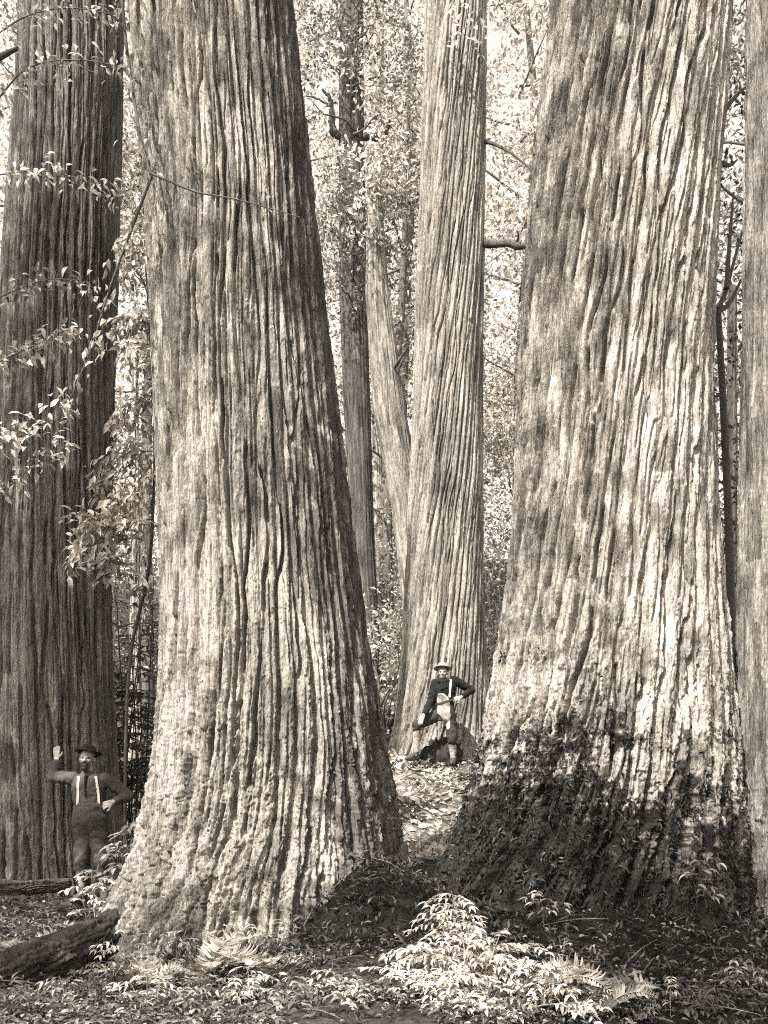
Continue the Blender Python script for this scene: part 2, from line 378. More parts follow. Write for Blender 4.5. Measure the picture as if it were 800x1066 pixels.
# -- trunk cropped by the right edge
tree_e = empty('giant_tree', (3.3, 8.0, .1), 'pale trunk cut by the right edge of the photo beside the broad trunk', 'tree', 'giant old trees')
pe = [(0, 781, 876), (200, 778, 878), (400, 774, 880), (600, 771, 883), (700, 768, 886), (800, 764, 890), (880, 757, 897), (950, 752, 905), (1000, 748, 912)]
me, Ve, _ = make_trunk(pe, 8.0, 13, -.5, 560, 1100, M['bark_e'], rw=0.1, rl=1.1, depth=0.1, fw=0.045, fl=0.5, fdepth=0.022, twist=.02, warp=0.5, base_z=.2, rough_h=1.5, lobes=.03, seed=59, chunk=0.014)
put_trunk(tree_e, me)
def slim(name, prof, Y, ztop, label, mat, ncol=90, nrow=260, group='slim trunks in the background', seed=3, rw=.09, cat='tree'):
    zb = CAMZ+(HORY-prof[-1][0])/FPX*Y
    x = ((prof[-1][1]+prof[-1][2])/2-400)/FPX*Y
    g0 = gz(x, Y)
    t = empty(name, (x, Y, g0), label, cat, group)
    me, V, _ = make_trunk(prof, Y, ztop, min(g0-.4, zb), ncol, nrow, mat, rw=rw, rl=1.4, depth=.04, fw=.05, fl=.5, fdepth=.01, warp=.5, base_z=g0, lobes=.02, seed=seed, chunk=.003)
    put_trunk(t, me); return t
tree_f = slim('slim_tree', [(0, 354, 378), (100, 353, 379), (300, 353, 382), (430, 358, 386), (560, 366, 390), (640, 372, 394)], 25, 23, 'upright slim trunk with two bare upturned limbs near its top', M['bark_shade'], seed=61)
tree_g = slim('slim_tree', [(0, 384, 392), (150, 383, 394), (230, 382, 399), (300, 380, 405), (360, 384, 413), (430, 389, 423), (530, 408, 440), (620, 418, 458), (700, 424, 470)], 23.5, 15, 'slanting pale trunk leaning left, its foot hidden behind the straight grey trunk', M['bark_e'], seed=67)
tree_h = slim('slim_tree', [(0, 390, 400), (300, 388, 400), (500, 386, 400), (620, 385, 401)], 32, 26, 'thin far trunk seen between the upright and the slanting trunk', M['bark_far'], seed=71)
tree_i = slim('slim_tree', [(400, 137, 144), (690, 135, 147), (820, 133, 149)], 17, 9, 'thin pale trunk in the dark gap left of the huge ropy-barked trunk', M['bark_far'], seed=73)
tree_j = slim('slim_tree', [(400, 757, 768), (550, 755, 768), (700, 753, 770), (800, 752, 772)], 14, 8, 'dark thin trunk in the gap beside the right-edge trunk', M['bark_shade'], seed=79)
# ------------------------------------------------------------------ leaves
def unit(v): return v/(np.linalg.norm(v, axis=-1, keepdims=True)+1e-9)
def leaf_geo(mb, P, L, N, size, aspect=.45, detail=1, droop=.25, fold=.18):
    """P (n,3) leaf base, L (n,3) direction of growth, N (n,3) rough normal"""
    P = np.asarray(P, float); n = len(P)
    if n == 0: return
    L = unit(L); W = unit(np.cross(N, L)); N = np.cross(L, W); s = (np.asarray(size)*np.ones(n))[:, None]
    if detail == 1:
        V = np.stack([P, P+L*s*.5+W*s*aspect*.5+N*s*fold*.4, P+L*s-N*s*droop*.5, P+L*s*.5-W*s*aspect*.5+N*s*fold*.4], 1).reshape(-1, 3)
        mb.add(V, np.arange(4*n).reshape(-1, 4)); return
    c1 = P+L*s*.32; c2 = P+L*s*.70-N*s*droop*.35; t = P+L*s-N*s*droop
    w1, w2 = W*s*aspect*.5, W*s*aspect*.36; up = N*s*fold*.35
    V = np.stack([P, c1, c1+w1+up, c1-w1+up, c2, c2+w2+up, c2-w2+up, t], 1).reshape(-1, 3)
    o = (np.arange(n)*8)[:, None]
    q = np.concatenate([o+np.array([[1, 2, 5, 4]]), o+np.array([[3, 1, 4, 6]])])
    tr = np.concatenate([o+np.array([a]) for a in ([0, 2, 1], [0, 1, 3], [5, 7, 4], [4, 7, 6])])
    mb.add(V, q); mb.F3.append(tr+mb.n-8*n)
def rand_dirs(n, r, up=0.):
    v = r.normal(size=(n, 3)); v[:, 2] += up; return unit(v)
def cloud(mb, c, rad, n, size, r, sub=None, up=.2, aspect=.5, flat=.7):
    """leaves gathered in uneven sprays inside an ellipsoid"""
    c = np.asarray(c, float); rad = np.asarray(rad)*np.ones(3)
    m = sub or max(3, n//40)
    sc = unit(r.normal(size=(m, 3)))*(r.uniform(.15, 1, (m, 1))**.5)*rad+c
    k = r.integers(0, m, n); spread = size*2.6
    P = sc[k]+r.normal(size=(n, 3))*np.array([spread, spread, spread*flat])*r.uniform(.4, 1.2, (n, 1))
    L = rand_dirs(n, r); L[:, 2] -= .35; N = rand_dirs(n, r, 1.2)
    leaf_geo(mb, P, L, N, size*r.uniform(.6, 1.35, n), aspect)
def wob(p, q, n, amp, r, sag=0.):
    p, q = np.array(p, float), np.array(q, float); t = np.linspace(0, 1, n)[:, None]
    o = r.normal(size=(n, 3))*amp*np.linalg.norm(q-p); o[0] = 0; o[-1] = 0
    P = p+(q-p)*t+o; P[:, 2] -= sag*4*(t*(1-t))[:, 0]; return P

# ------------------------------------------------------------------ background trees
def crown_tree(seed, h, cr, low, nleaf, size):
    r = np.random.default_rng(seed)
    tr = MB(); lf = MB()
    tp = np.array([[0, 0, -.6], [.05, .05, h*.3], [r.normal()*.3, r.normal()*.3, h*.65], [r.normal()*.5, r.normal()*.5, h]])
    tr.tube(tp, [.26, .2, .12, .03], 10)
    nc = 26
    for k in range(nc):
        z = h*(low+(1-low)*((k+.5)/nc)); a = k*2.4+r.uniform(-.4, .4)
        prof = math.sin(math.pi*min(1, .18+.80*(z/h-low)/(1-low)))**.7
        d = cr*prof*r.uniform(.35, 1.0); c = np.array([d*math.cos(a), d*math.sin(a), z+r.uniform(-.5, .5)])
        b0 = np.array([0, 0, z-d*.45]); tr.tube(wob(b0, c, 5, .018, r), [.05, .036, .026, .016, .008], 5)
        cloud(lf, c, (cr*.42, cr*.42, cr*.30), nleaf//nc, size, r)
    return tr, lf
BGM = []
for sd, h, cr, low, nl, sz in ((101, 24, 4.2, .12, 13000, .19), (102, 27, 4.8, .16, 14000, .20), (103, 18, 3.6, .10, 10000, .16)):
    tr, lf = crown_tree(sd, h, cr, low, nl, sz)
    BGM.append((tr, lf, h))
BGL = []
def bg_tree(kind, x, y, label, mat='leaf_far', s=1., rz=0.):
    e = empty('background_tree', (x, y, gz(x, y)), label, 'tree', 'leafy trees on the hillside', rz); e.scale = (s, s, s)
    key = (kind, mat)
    for k, a, b in BGL:
        if k == key:
            for src, nm in ((a, 'trunk'), (b, 'crown')):
                o = src.copy(); COL.objects.link(o); o.parent = e
            return e
    tr, lf, h = BGM[kind]
    BGL.append((key, tr.build('trunk', M['bark_far'], e), lf.build('crown', M[mat], e, False)))
    return e
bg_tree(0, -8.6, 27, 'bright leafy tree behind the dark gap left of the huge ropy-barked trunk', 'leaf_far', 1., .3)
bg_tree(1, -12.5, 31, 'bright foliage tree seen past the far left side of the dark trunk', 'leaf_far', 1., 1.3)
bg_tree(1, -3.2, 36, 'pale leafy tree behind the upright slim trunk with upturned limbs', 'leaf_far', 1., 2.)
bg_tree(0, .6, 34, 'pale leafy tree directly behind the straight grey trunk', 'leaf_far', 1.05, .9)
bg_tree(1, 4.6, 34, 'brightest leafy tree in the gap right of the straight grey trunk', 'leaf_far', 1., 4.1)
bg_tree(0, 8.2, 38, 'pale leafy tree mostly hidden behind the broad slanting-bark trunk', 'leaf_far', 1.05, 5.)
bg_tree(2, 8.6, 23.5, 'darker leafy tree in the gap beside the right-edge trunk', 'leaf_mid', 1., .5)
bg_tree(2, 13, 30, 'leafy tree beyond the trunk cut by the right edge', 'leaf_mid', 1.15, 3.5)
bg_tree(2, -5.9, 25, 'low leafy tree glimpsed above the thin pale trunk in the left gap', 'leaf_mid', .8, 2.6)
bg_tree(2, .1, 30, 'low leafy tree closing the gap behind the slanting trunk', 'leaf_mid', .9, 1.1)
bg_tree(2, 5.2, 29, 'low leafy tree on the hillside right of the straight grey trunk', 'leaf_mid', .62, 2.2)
# the wood beyond them, one mass
mb = MB(); r = np.random.default_rng(5)
for k in range(420):
    y = r.uniform(42, 60); x = r.uniform(-34, 36); z = float(ground(np.array([x]), np.array([y]), False)[0])+r.uniform(0, 26)
    cloud(mb, (x, y, z), (2.4, 1.6, 1.7), 110, .26, r)
for k in range(520):                                                    # its lower fringe: brush on the slopes to either side
    sx_ = r.choice([-1, 1]); x = sx_*r.uniform(6.5, 30); y = r.uniform(9, 44)
    if abs(x) < .42*y+1.5: y = max(8, (abs(x)-1.5)/.42-2)
    z = float(ground(np.array([x]), np.array([y]), False)[0])+r.uniform(.1, 1.3); cloud(mb, (x, y, z), (1.5, 1.5, .7), 90, .17, r)
for k in range(300):
    x = r.uniform(-40, 40); y = r.uniform(40, 58); z = float(ground(np.array([x]), np.array([y]), False)[0])+r.uniform(0, 9); cloud(mb, (x, y, z), (2.6, 1.6, 1.5), 90, .28, r)
for k in range(900):                                                    # the same wood closes round behind the photographer
    a = r.uniform(R(55), R(305)); d = r.uniform(34, 52); x, y = d*math.sin(a), d*math.cos(a); z = float(ground(np.array([x]), np.array([y]), False)[0])+r.uniform(0, 27)
    cloud(mb, (x, y, z), (2.6, 2.6, 1.9), 46, .5, r)
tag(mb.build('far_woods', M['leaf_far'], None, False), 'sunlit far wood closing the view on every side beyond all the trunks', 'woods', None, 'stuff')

# ------------------------------------------------------------------ limbs, crowns and knots of the trunks in the middle distance
def own(root, mb, name, mat, smooth=True, lab=None):
    o = mb.build(name, mat, root, smooth); o.location = -Vector(root.location)
    if 'bark' in mat.name: a_ = o.data.attributes.new('plate', 'FLOAT', 'POINT'); a_.data.foreach_set('value', np.full(len(o.data.vertices), .5, np.float32))
    if lab: o['label'] = lab
    return o
YF = 25
for pts, rr in (([(355, 140), (349, 139), (346, 128), (345, 112), (343, 100), (335, 92)], [.09, .10, .085, .07, .045, .02]), ([(378, 142), (388, 143), (398, 139), (404, 133), (406, 122)], [.08, .09, .08, .065, .03]),
                ([(345, 112), (332, 103), (316, 100)], [.03, .025, .012])):
    mb = MB(); q_, r_ = catmull(np.array([at(px, py, YF-.1-.05*k) for k, (px, py) in enumerate(pts)]), np.array(rr), 6); q_ = q_+np.random.default_rng(len(pts)).normal(size=q_.shape)*.014; mb.tube(q_, r_*(1+.15*vnoise(np.arange(len(r_))*.4, np.zeros(len(r_)), 3)), 9, smooth=0); own(tree_f, mb, 'limb', M['bark_shade'])
r = np.random.default_rng(15); lf = MB(); tw = MB()
for px, py, w_, h_, n in ((345, 15, 1.0, .8, 420), (385, 25, 1.1, .9, 480), (415, 60, .8, .7, 260), (365, 70, .9, .5, 220), (330, 55, .6, .6, 180), (410, 110, .6, .5, 110), (365, -30, 1.6, .9, 450), (325, 105, .5, .5, 70),
                         (350, 200, .9, .6, 300), (385, 215, 1.0, .5, 300), (340, 235, .6, .5, 150), (372, 262, .8, .6, 230), (415, 235, .5, .6, 130), (350, 285, .5, .5, 110), (372, 315, .5, .4, 90), (405, 275, .5, .6, 100)):
    c = np.array(at(px, py, 24.2+r.uniform(-.7, .4))); cloud(lf, c, (w_, .9, h_), int(n*1.5), .11, r, flat=.6)
    a = np.array(at(367, py+30, 24.7)); tw.tube(wob(a, c, 5, .05, r), [.04, .03, .022, .016, .01], 5)
own(tree_f, lf, 'crown', M['leaf_f'], False); own(tree_f, tw, 'branches', M['twig'])['kind'] = 'stuff'
mb = MB(); mb.tube([at(411, 382, 23.2), at(418, 372, 23.0), at(426, 360, 22.8)], [.05, .035, .015], 6); own(tree_g, mb, 'limb', M['bark_shade'])
lf = MB()
for px, py, n in ((388, 222, 170), (400, 190, 160), (384, 165, 160), (394, 130, 140), (388, 90, 140)): cloud(lf, at(px, py, 23.2), (.6, .4, .6), n, .15, r)
own(tree_g, lf, 'crown', M['leaf_far'], False)
# burl and dark scar near the top of the straight trunk
def blob(mb, c, rad, seed, amp=.25, n=28):
    th, ph = np.meshgrid(np.linspace(0, 2*np.pi, n, endpoint=False), np.linspace(.05, np.pi-.05, n//2))
    q = 1+amp*fbm(th*n/12/ (2*np.pi)*6, ph*2.2, seed, int(n/12*6) if n >= 12 else 6, 3)
    D = np.stack([np.sin(ph)*np.cos(th), np.sin(ph)*np.sin(th), np.cos(ph)], -1)*q[..., None]*np.asarray(rad)*1.
    V = D.reshape(-1, 3)+np.asarray(c); m = n//2
    i = np.arange(m-1)[:, None]*n; j = np.arange(n)[None]; j2 = (j+1) % n
    mb.add(V, np.stack([i+j, i+n+j, i+n+j2, i+j2], -1).reshape(-1, 4))
    for row, fl in ((0, 1), (m-1, 0)):
        k = np.arange(n); T = np.vstack([V[row*n:(row+1)*n], V[row*n:(row+1)*n].mean(0)])
        f = np.stack([k, (k+1) % n, np.full(n, n)], -1); mb.add(T, f if fl else f[:, ::-1])
mb = MB(); blob(mb, at(483, 54, 17.62), (.20, .11, .36), 3, .8); blob(mb, at(474, 72, 17.56), (.07, .07, .26), 4, .6); own(tree_c, mb, 'burl', M['bark_shade'], True, 'dark knobbly burl near the top of the trunk')
mb = MB(); mb.tube([at(500, 253, 17.9), at(515, 254, 17.7), at(530, 253, 17.5), at(540, 256, 17.4), at(549, 255, 17.3)], [.085, .07, .065, .075, .05], 8)
mb.tube([at(537, 254, 17.4), at(540, 246, 17.3), at(539, 240, 17.2)], [.03, .02, .008], 5); own(tree_c, mb, 'limb', M['bark_shade'], True, 'dark dead limb sticking out to the right')
mb = MB(); mb.tube([at(503, 146, 17.9), at(520, 152, 17.6), at(540, 165, 17.2), at(556, 180, 17.)], [.04, .03, .02, .01], 6); own(tree_c, mb, 'limb', M['bark_shade'])
lf = MB(); r = np.random.default_rng(19)
cloud(lf, at(487, 36, 17.1), (.22, .15, .12), 40, .13, r); cloud(lf, at(470, 10, 17.0), (.3, .2, .2), 50, .12, r); own(tree_c, lf, 'foliage', M['leaf_far'], False)
# twiggy branches by the right-hand trunk
tw = MB(); lf = MB()
for P in ([(748, 322), (757, 300), (765, 270), (775, 235)], [(748, 324), (758, 318), (768, 300), (780, 272)], [(750, 120), (762, 105), (775, 92), (792, 84)], [(752, 170), (760, 172), (768, 166)], [(757, 300), (760, 250), (764, 200)]):
    tw.tube([at(px, py, 10.0+.1*k) for k, (px, py) in enumerate(P)], np.linspace(.03, .008, len(P)), 6)
    for px, py in P[1:]: cloud(lf, at(px, py, 10.3), (.12, .12, .12), 14, .07, r)
shr = empty('young_tree', (3.75, 10.2, gz(3.75, 10.2)), 'dark twiggy young tree squeezed between the broad trunk and the right-edge trunk', 'tree')
tw.tube([(3.7, 10.3, gz(3.75, 10.2)-.1), at(764, 700, 10.3), at(757, 500, 10.2), at(748, 322, 10.)], [.05, .045, .04, .03], 7)
for k in range(46): cloud(lf, at(r.uniform(750, 775), r.uniform(330, 700), r.uniform(10.4, 11)), (.18, .2, .2), 13, .08, r)
own(shr, tw, 'trunk', M['twig']); own(shr, lf, 'crown', M['leaf_dark'], False)

# ------------------------------------------------------------------ overhanging tree at the left: shades the dark trunk, its sprays hang into the picture
ov = empty('overhanging_tree', (-9.6, 3.2, gz(-9.6, 3.2)), 'leafy tree whose drooping sprays hang in front of the dark left trunk', 'tree')
tk = MB(); cr = MB(); r = np.random.default_rng(29)
tk.tube([(-9.6, 3.2, -.7), (-9.5, 3.2, 4), (-9.2, 3.3, 9), (-9.3, 3.3, 14), (-9.4, 3.3, 20)], [.36, .3, .25, .16, .05], 14)
SUN_AZ, SUN_EL = R(33), R(55)
SD = np.array([-math.sin(SUN_AZ)*math.cos(SUN_EL), -math.cos(SUN_AZ)*math.cos(SUN_EL), math.sin(SUN_EL)])
def shade(P, t, rad, n, size=.20):  # unseen crown leaves placed sunward of P to throw shade on it
    c = np.array(P)+SD*t; cloud(cr, c, rad, n, size, r)
    z0 = min(max(c[2]-2.5, 5), 17); b0 = np.array([-9.3, 3.3, z0]); tk.tube(wob(b0, c, 6, .03, r), [.08, .05, .035, .025, .016, .008], 6)
for z in np.arange(.2, 9.6, .8):                                     # over the dark trunk and the ground before it
    for x in ((-5.2,) if z < 2.1 else (-4.7, -4.0, -3.2) if z < 6.5 else (-4.8, -4.1)): shade((x+r.uniform(-.2, .2), 11.2, z), 11.5+r.uniform(-1, 1), (.75, .75, .55), 85)
for x, y in ((-3.4, 9.3), (-2.7, 8.2), (-4.2, 8.3), (-3.2, 6.9)): shade((x, y, 0), 13, (.7, .7, .4), 60)
SHADE_EXTRA = [(-.1, 7.6, .5), (1.9, 6.9, .3), (2.7, 7.0, .3), (1.8, 6.2, .05), (2.8, 6.2, .05), (3.4, 7.2, .5), (1.3, 7.2, 1.0), (2.5, 7.0, .9), (.3, 7.4, .3)]
SHADE_EXTRA += [(x_, y_, .05) for x_ in (1.7, 2.3, 2.9) for y_ in (5.7, 6.2, 6.8)]+[(-3.3, 7.6, .0), (-2.6, 7.0, 0), (-3.0, 6.2, 0), (-3.8, 8.8, 0)]
for p in SHADE_EXTRA: shade(p, 12.5+r.uniform(-.6, .6), (.55, .55, .35), 75)
for z in np.arange(3.4, 9.5, .75):                                      # dapple on the upper trunks
    shade((1.3, 7.6, z), 12.5, (.4, .4, .4), 60); shade((2.0+r.uniform(-.2, .5), 7.3, z+2.2), 12.5, (.6, .5, .4), 26)
    shade((-1.2+r.uniform(-.5, .3), 8.1, z+1.4), 12.5, (.6, .5, .4), 26)
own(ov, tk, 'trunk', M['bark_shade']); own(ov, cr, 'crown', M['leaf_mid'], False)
def spray(root, path, Y, rad, leaves, size, mat, side=1., seed=0, name='branch', lab=None, dy=-.05):
    """a drooping twig with leaves along it; path in photo pixels at depth Y"""
    r = np.random.default_rng(seed); P = np.array([at(px, py, Y+dy*k) for k, (px, py) in enumerate(path)])
    P2, rr = catmull(P, np.linspace(rad, rad*.3, len(P)), 5)
    tb = MB(); tb.tube(P2, rr, 6, smooth=0); br = own(root, tb, name, M['twig'])
    leaves = int(leaves*1.8); size = size*.78; lf = MB(); k = r.integers(len(P2)//6, len(P2), leaves); T = np.gradient(P2, axis=0)[k]; T = unit(T)
    L = unit(T*.5+rand_dirs(leaves, r)*.8+np.array([0, -.1, -.45])); N = rand_dirs(leaves, r, 1.6); N[:, 1] -= .5
    leaf_geo(lf, P2[k]+r.normal(size=(leaves, 3))*.06, L, N, size*r.uniform(.6, 1.25, leaves), .42, 2, .3)
    o = lf.build('leaves', M[mat], br, False); return br
spray(ov, [(100, -140), (120, -60), (127, 0), (132, 50), (140, 105), (149, 153), (158, 183)], 8.3, .02, 40, .10, 'leaf_mid', seed=1, dy=-.02)
spray(ov, [(156, 180), (180, 190), (205, 200), (240, 206), (275, 215), (312, 226)], 7.75, .009, 14, .08, 'leaf_mid', seed=2, dy=.0)
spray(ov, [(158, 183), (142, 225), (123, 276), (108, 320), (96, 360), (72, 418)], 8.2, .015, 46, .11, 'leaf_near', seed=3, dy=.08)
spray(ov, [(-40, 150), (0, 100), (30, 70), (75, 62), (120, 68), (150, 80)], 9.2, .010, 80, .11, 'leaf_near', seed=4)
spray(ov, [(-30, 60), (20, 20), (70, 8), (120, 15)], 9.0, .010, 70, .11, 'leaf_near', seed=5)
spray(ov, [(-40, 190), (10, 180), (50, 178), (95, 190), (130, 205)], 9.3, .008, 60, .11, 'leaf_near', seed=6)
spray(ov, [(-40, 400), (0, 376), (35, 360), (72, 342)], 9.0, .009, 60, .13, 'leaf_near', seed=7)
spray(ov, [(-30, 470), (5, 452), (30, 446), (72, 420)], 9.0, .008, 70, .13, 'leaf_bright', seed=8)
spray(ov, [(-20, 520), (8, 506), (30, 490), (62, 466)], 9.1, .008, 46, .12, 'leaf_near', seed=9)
spray(ov, [(-40, 330), (20, 300), (60, 290), (100, 300)], 9.2, .008, 54, .12, 'leaf_mid', seed=10)
spray(ov, [(-30, 80), (-5, 62), (18, 50)], 8.6, .05, 6, .10, 'leaf_mid', seed=12)
# young sapling in the gap between the two left trunks
sp_ = empty('sapling', at(128, 880, 11.5), 'slender sapling with pale leaves in the gap left of the ropy-barked trunk', 'sapling')
def sapling_stem():
    mb = MB(); mb.tube([at(130, 950, 11.7), at(131, 770, 11.6), at(137, 675, 11.4), at(150, 618, 11.2), at(158, 563, 11.), at(161, 440, 10.9), at(155, 330, 10.9), at(150, 250, 10.9)], [.02, .02, .02, .02, .018, .014, .012, .006], 7)
    own(sp_, mb, 'stem', M['twig'])
sapling_stem()
for q, (pth, n, mt) in enumerate((([(160, 480), (140, 505), (112, 535), (85, 565)], 60, 'leaf_bright'), ([(158, 540), (135, 545), (108, 548), (84, 538)], 60, 'leaf_bright'), ([(152, 610), (135, 590), (115, 580), (98, 582)], 44, 'leaf_near'),
                     ([(160, 470), (140, 470), (120, 478), (100, 490)], 44, 'leaf_near'), ([(161, 430), (150, 415), (135, 420), (118, 440)], 34, 'leaf_near'), ([(156, 340), (140, 330), (125, 340)], 34, 'leaf_near'), ([(158, 400), (165, 380), (150, 360), (130, 375)], 34, 'leaf_near'), ([(152, 270), (140, 255), (128, 262)], 24, 'leaf_near'))):
    spray(sp_, pth, 10.85, .008, int(n*1.6), .155, mt, seed=30+q); spray(sp_, [(a_+random.uniform(-8, 8), b_+22+random.uniform(-6, 6)) for a_, b_ in pth], 10.95, .006, int(n*.9), .15, mt, seed=50+q)

# ------------------------------------------------------------------ ferns
def frond_mesh(seed, length, mat, pairs=25):
    r = np.random.default_rng(seed); mb = MB()
    t = np.linspace(0, 1, 14); lift = r.uniform(.38, .6)
    P = np.stack([t*length*.92, np.zeros_like(t)+.04*length*np.sin(t*3), length*(lift*np.sin(t*1.9)*.9-.22*t*t)], -1)
    mb.tube(P, np.linspace(.006, .002, 14), 4, smooth=0)
    tt = np.linspace(.14, .99, pairs); B = np.stack([np.interp(tt, t, P[:, i]) for i in range(3)], -1)
    T = unit(np.stack([np.interp(tt, t, np.gradient(P, axis=0)[:, i]) for i in range(3)], -1))
    for sg in (-1, 1):
        L = unit(T*.35+np.array([0, sg*1., 0])+np.array([0, 0, -.18])+r.normal(size=(pairs, 3))*.10); N = unit(np.cross(T, np.array([0, 1., 0]))*-1+r.normal(size=(pairs, 3))*.2)
        sz = length*.27*np.sin(np.pi*np.clip(.12+.88*tt, 0, 1))**.8+.012
        leaf_geo(mb, B, L, N, sz, .19, 2, .3, .15)
    V = np.vstack(mb.V); return np_mesh('frond', V, [np.vstack(mb.F4), np.vstack(mb.F3)], mat, False)
FR = {mt: [frond_mesh(200+k, .62+.08*k, M[mt]) for k in range(4)] for mt in ('leaf_bright', 'leaf_mid', 'leaf_near')}
def fern(px, py, Y, label, mat='leaf_near', n=8, s=1., arc=(0, 6.28), seed=0, lift=0., group='ferns on the forest floor', oncam=True):
    r = np.random.default_rng(seed+500); x = (px-400)/FPX*Y
    e = empty('fern', (x, Y, gz(x, Y)-.02+lift), label, 'fern', group)
    for k in range(n):
        o = link('frond', FR[mat][r.integers(0, 4)], e)
        a = arc[0]+(arc[1]-arc[0])*(k+r.uniform(.2, .8))/n
        o.rotation_euler = (r.uniform(-.25, .25), r.uniform(-.35, .25), a); q = s*r.uniform(.75, 1.1); o.scale = (q, q, q)
    return e
fern(205, 1022, 6.75, 'sunlit fern arching to the right at the foot of the ropy-barked trunk', 'leaf_near', 9, .68, (-1.2, 1.0), 21)
fern(150, 1015, 6.95, 'fern at the left foot of the ropy-barked trunk, beside the log end', 'leaf_near', 9, .62, (0, 6.28), 2)
fern(285, 1026, 6.65, 'pale fern in front of the ropy-barked trunk next to the dark mound', 'leaf_bright', 6, .45, (-2.2, 1.2), 3)
fern(548, 1040, 5.85, 'bright fern with fronds reaching right before the mossy trunk foot', 'leaf_bright', 5, .62, (-.6, .5), 4)
fern(398, 712, 14.5, 'small fern on the slope between the ropy-barked and the straight trunk', 'leaf_near', 10, 1.1, (0, 6.28), 5, .1)
fern(95, 950, 9.2, 'low fern below the man with braces, behind the fallen log', 'leaf_near', 8, .75, (0, 6.28), 6)
fern(30, 985, 8.2, 'fern at the left edge growing beside the fallen log', 'leaf_mid', 8, .7, (0, 6.28), 7)
fern(620, 1060, 5.6, 'dim fern in the shade at the bottom, right of the bright shrub', 'leaf_mid', 6, .6, (-.5, 2.6), 8)

# ------------------------------------------------------------------ shrubs: stems with pinnate sprays of drooping leaflets
def shrub(px, py, Y, label, tops, mat='leaf_bright', size=.075, per=5, seed=0, lift=0., name='shrub', cat='shrub', rad=.008, group=None, spreadx=.06, leaflets=9, splen=.26):
    r = np.random.default_rng(seed+900); x = (px-400)/FPX*Y; z0 = gz(x, Y)+lift
    e = empty(name, (x, Y, z0), label, cat, group)
    st = MB(); lf = MB()
    for tx, ty, tY in tops:
        q = np.array(at(tx, ty, tY)); p = np.array([x+r.uniform(-spreadx, spreadx), Y+r.uniform(-spreadx, spreadx), z0-.05])
        mid = (p+q)/2+np.array([r.uniform(-.03, .03), r.uniform(-.03, .03), .04]); P, rr = catmull(np.array([p, mid, q]), np.array([rad, rad*.8, rad*.4]), 7)
        st.tube(P, rr, 6, smooth=0)
        for k in range(per):
            t = .35+.65*(k+.5)/per if per > 1 else 1; b = P[int(t*(len(P)-1))]
            a = r.uniform(0, 6.28); ln = splen*r.uniform(.6, 1.15); d = np.array([math.cos(a), math.sin(a)*.9, r.uniform(.0, .5)]); d /= np.linalg.norm(d)
            m = 6; tt = np.linspace(0, 1, m); Q = b+d*ln*tt[:, None]; Q[:, 2] -= .35*ln*tt**2
            st.tube(Q, np.linspace(rad*.35, rad*.15, m), 4, smooth=0)
            kk = np.clip(np.linspace(1.2, m-1, leaflets//2), 0, m-1); B = np.stack([np.interp(kk, np.arange(m), Q[:, i]) for i in range(3)], -1)
            sd = np.array([-d[1], d[0], 0.]); sd /= np.linalg.norm(sd)+1e-6
            for sg in (-1, 1):
                L = unit(d*.55+sd*sg*.9+np.array([0, 0, -.25])+r.normal(size=(len(B), 3))*.18); N = unit(np.array([0, -.15, 1.])+r.normal(size=(len(B), 3))*.3)
                leaf_geo(lf, B, L, N, size*r.uniform(.75, 1.2, len(B)), .36, 2, .35, .2)
            leaf_geo(lf, Q[-1:], d[None]-np.array([0, 0, .3]), np.array([[0, -.1, 1.]]), size*1.1, .36, 2, .35)
    own(e, st, 'stems', M['bark_far'] if 'bright' in mat or 'near' in mat else M['twig']); own(e, lf, 'leaves', M[mat], False); return e
r = np.random.default_rng(77)
tops = [(470, 928, 6.2), (474, 940, 6.15), (450, 950, 6.1), (425, 985, 6.0), (520, 975, 6.0), (490, 968, 6.1), (435, 985, 6.0), (465, 990, 5.9), (505, 990, 6.0), (425, 1012, 5.9), (450, 1020, 5.7), (480, 1015, 5.7), (510, 1018, 5.8), (530, 1005, 5.9), (440, 1045, 5.6), (470, 1045, 5.5), (500, 1048, 5.55), (530, 1040, 5.6), (555, 1050, 5.6), (570, 1018, 5.7), (590, 1030, 5.7), (560, 1000, 5.8), (615, 1045, 5.65), (405, 1010, 5.9), (400, 1035, 5.8), (545, 985, 5.95)]
shrub(475, 1066, 5.85, 'sunlit shrub with drooping pale leaflets at the bottom centre', tops, 'leaf_bright', .055, 15, 1, rad=.005, spreadx=.35, splen=.19, leaflets=11)
tops = [(408, 1045, 5.8), (395, 1060, 5.7), (420, 1062, 5.6)]
shrub(405, 1070, 5.75, 'low pale shrub just left of the sunlit shrub at the bottom', tops, 'leaf_near', .06, 6, 2, rad=.005)
shrub(590, 1075, 5.6, 'thin upright seedling with a small leaf tuft before the dark trunk foot', [(588, 978, 5.7)], 'leaf_near', .032, 7, 3, rad=.004, name='seedling', cat='seedling', group='seedlings', splen=.08, leaflets=5)
shrub(588, 1075, 5.5, 'short seedling with pale side leaves, close by the tallest seedling', [(638, 1022, 5.7)], 'leaf_near', .03, 6, 4, rad=.003, name='seedling', cat='seedling', group='seedlings', splen=.07, leaflets=5)
shrub(690, 1075, 5.6, 'forked seedling with a pale stem at the bottom right', [(700, 1016, 5.7), (678, 1040, 5.7)], 'leaf_near', .035, 6, 5, rad=.003, name='seedling', cat='seedling', group='seedlings', splen=.09, leaflets=5)
shrub(732, 930, 7.1, 'broad-leaved plant on the right of the mossy trunk foot', [(725, 890, 6.9), (738, 884, 6.9), (718, 905, 6.85)], 'leaf_mid', .075, 3, 6, .0, 'broadleaf_plant', 'plant', .004, None, .05, 5, .12)
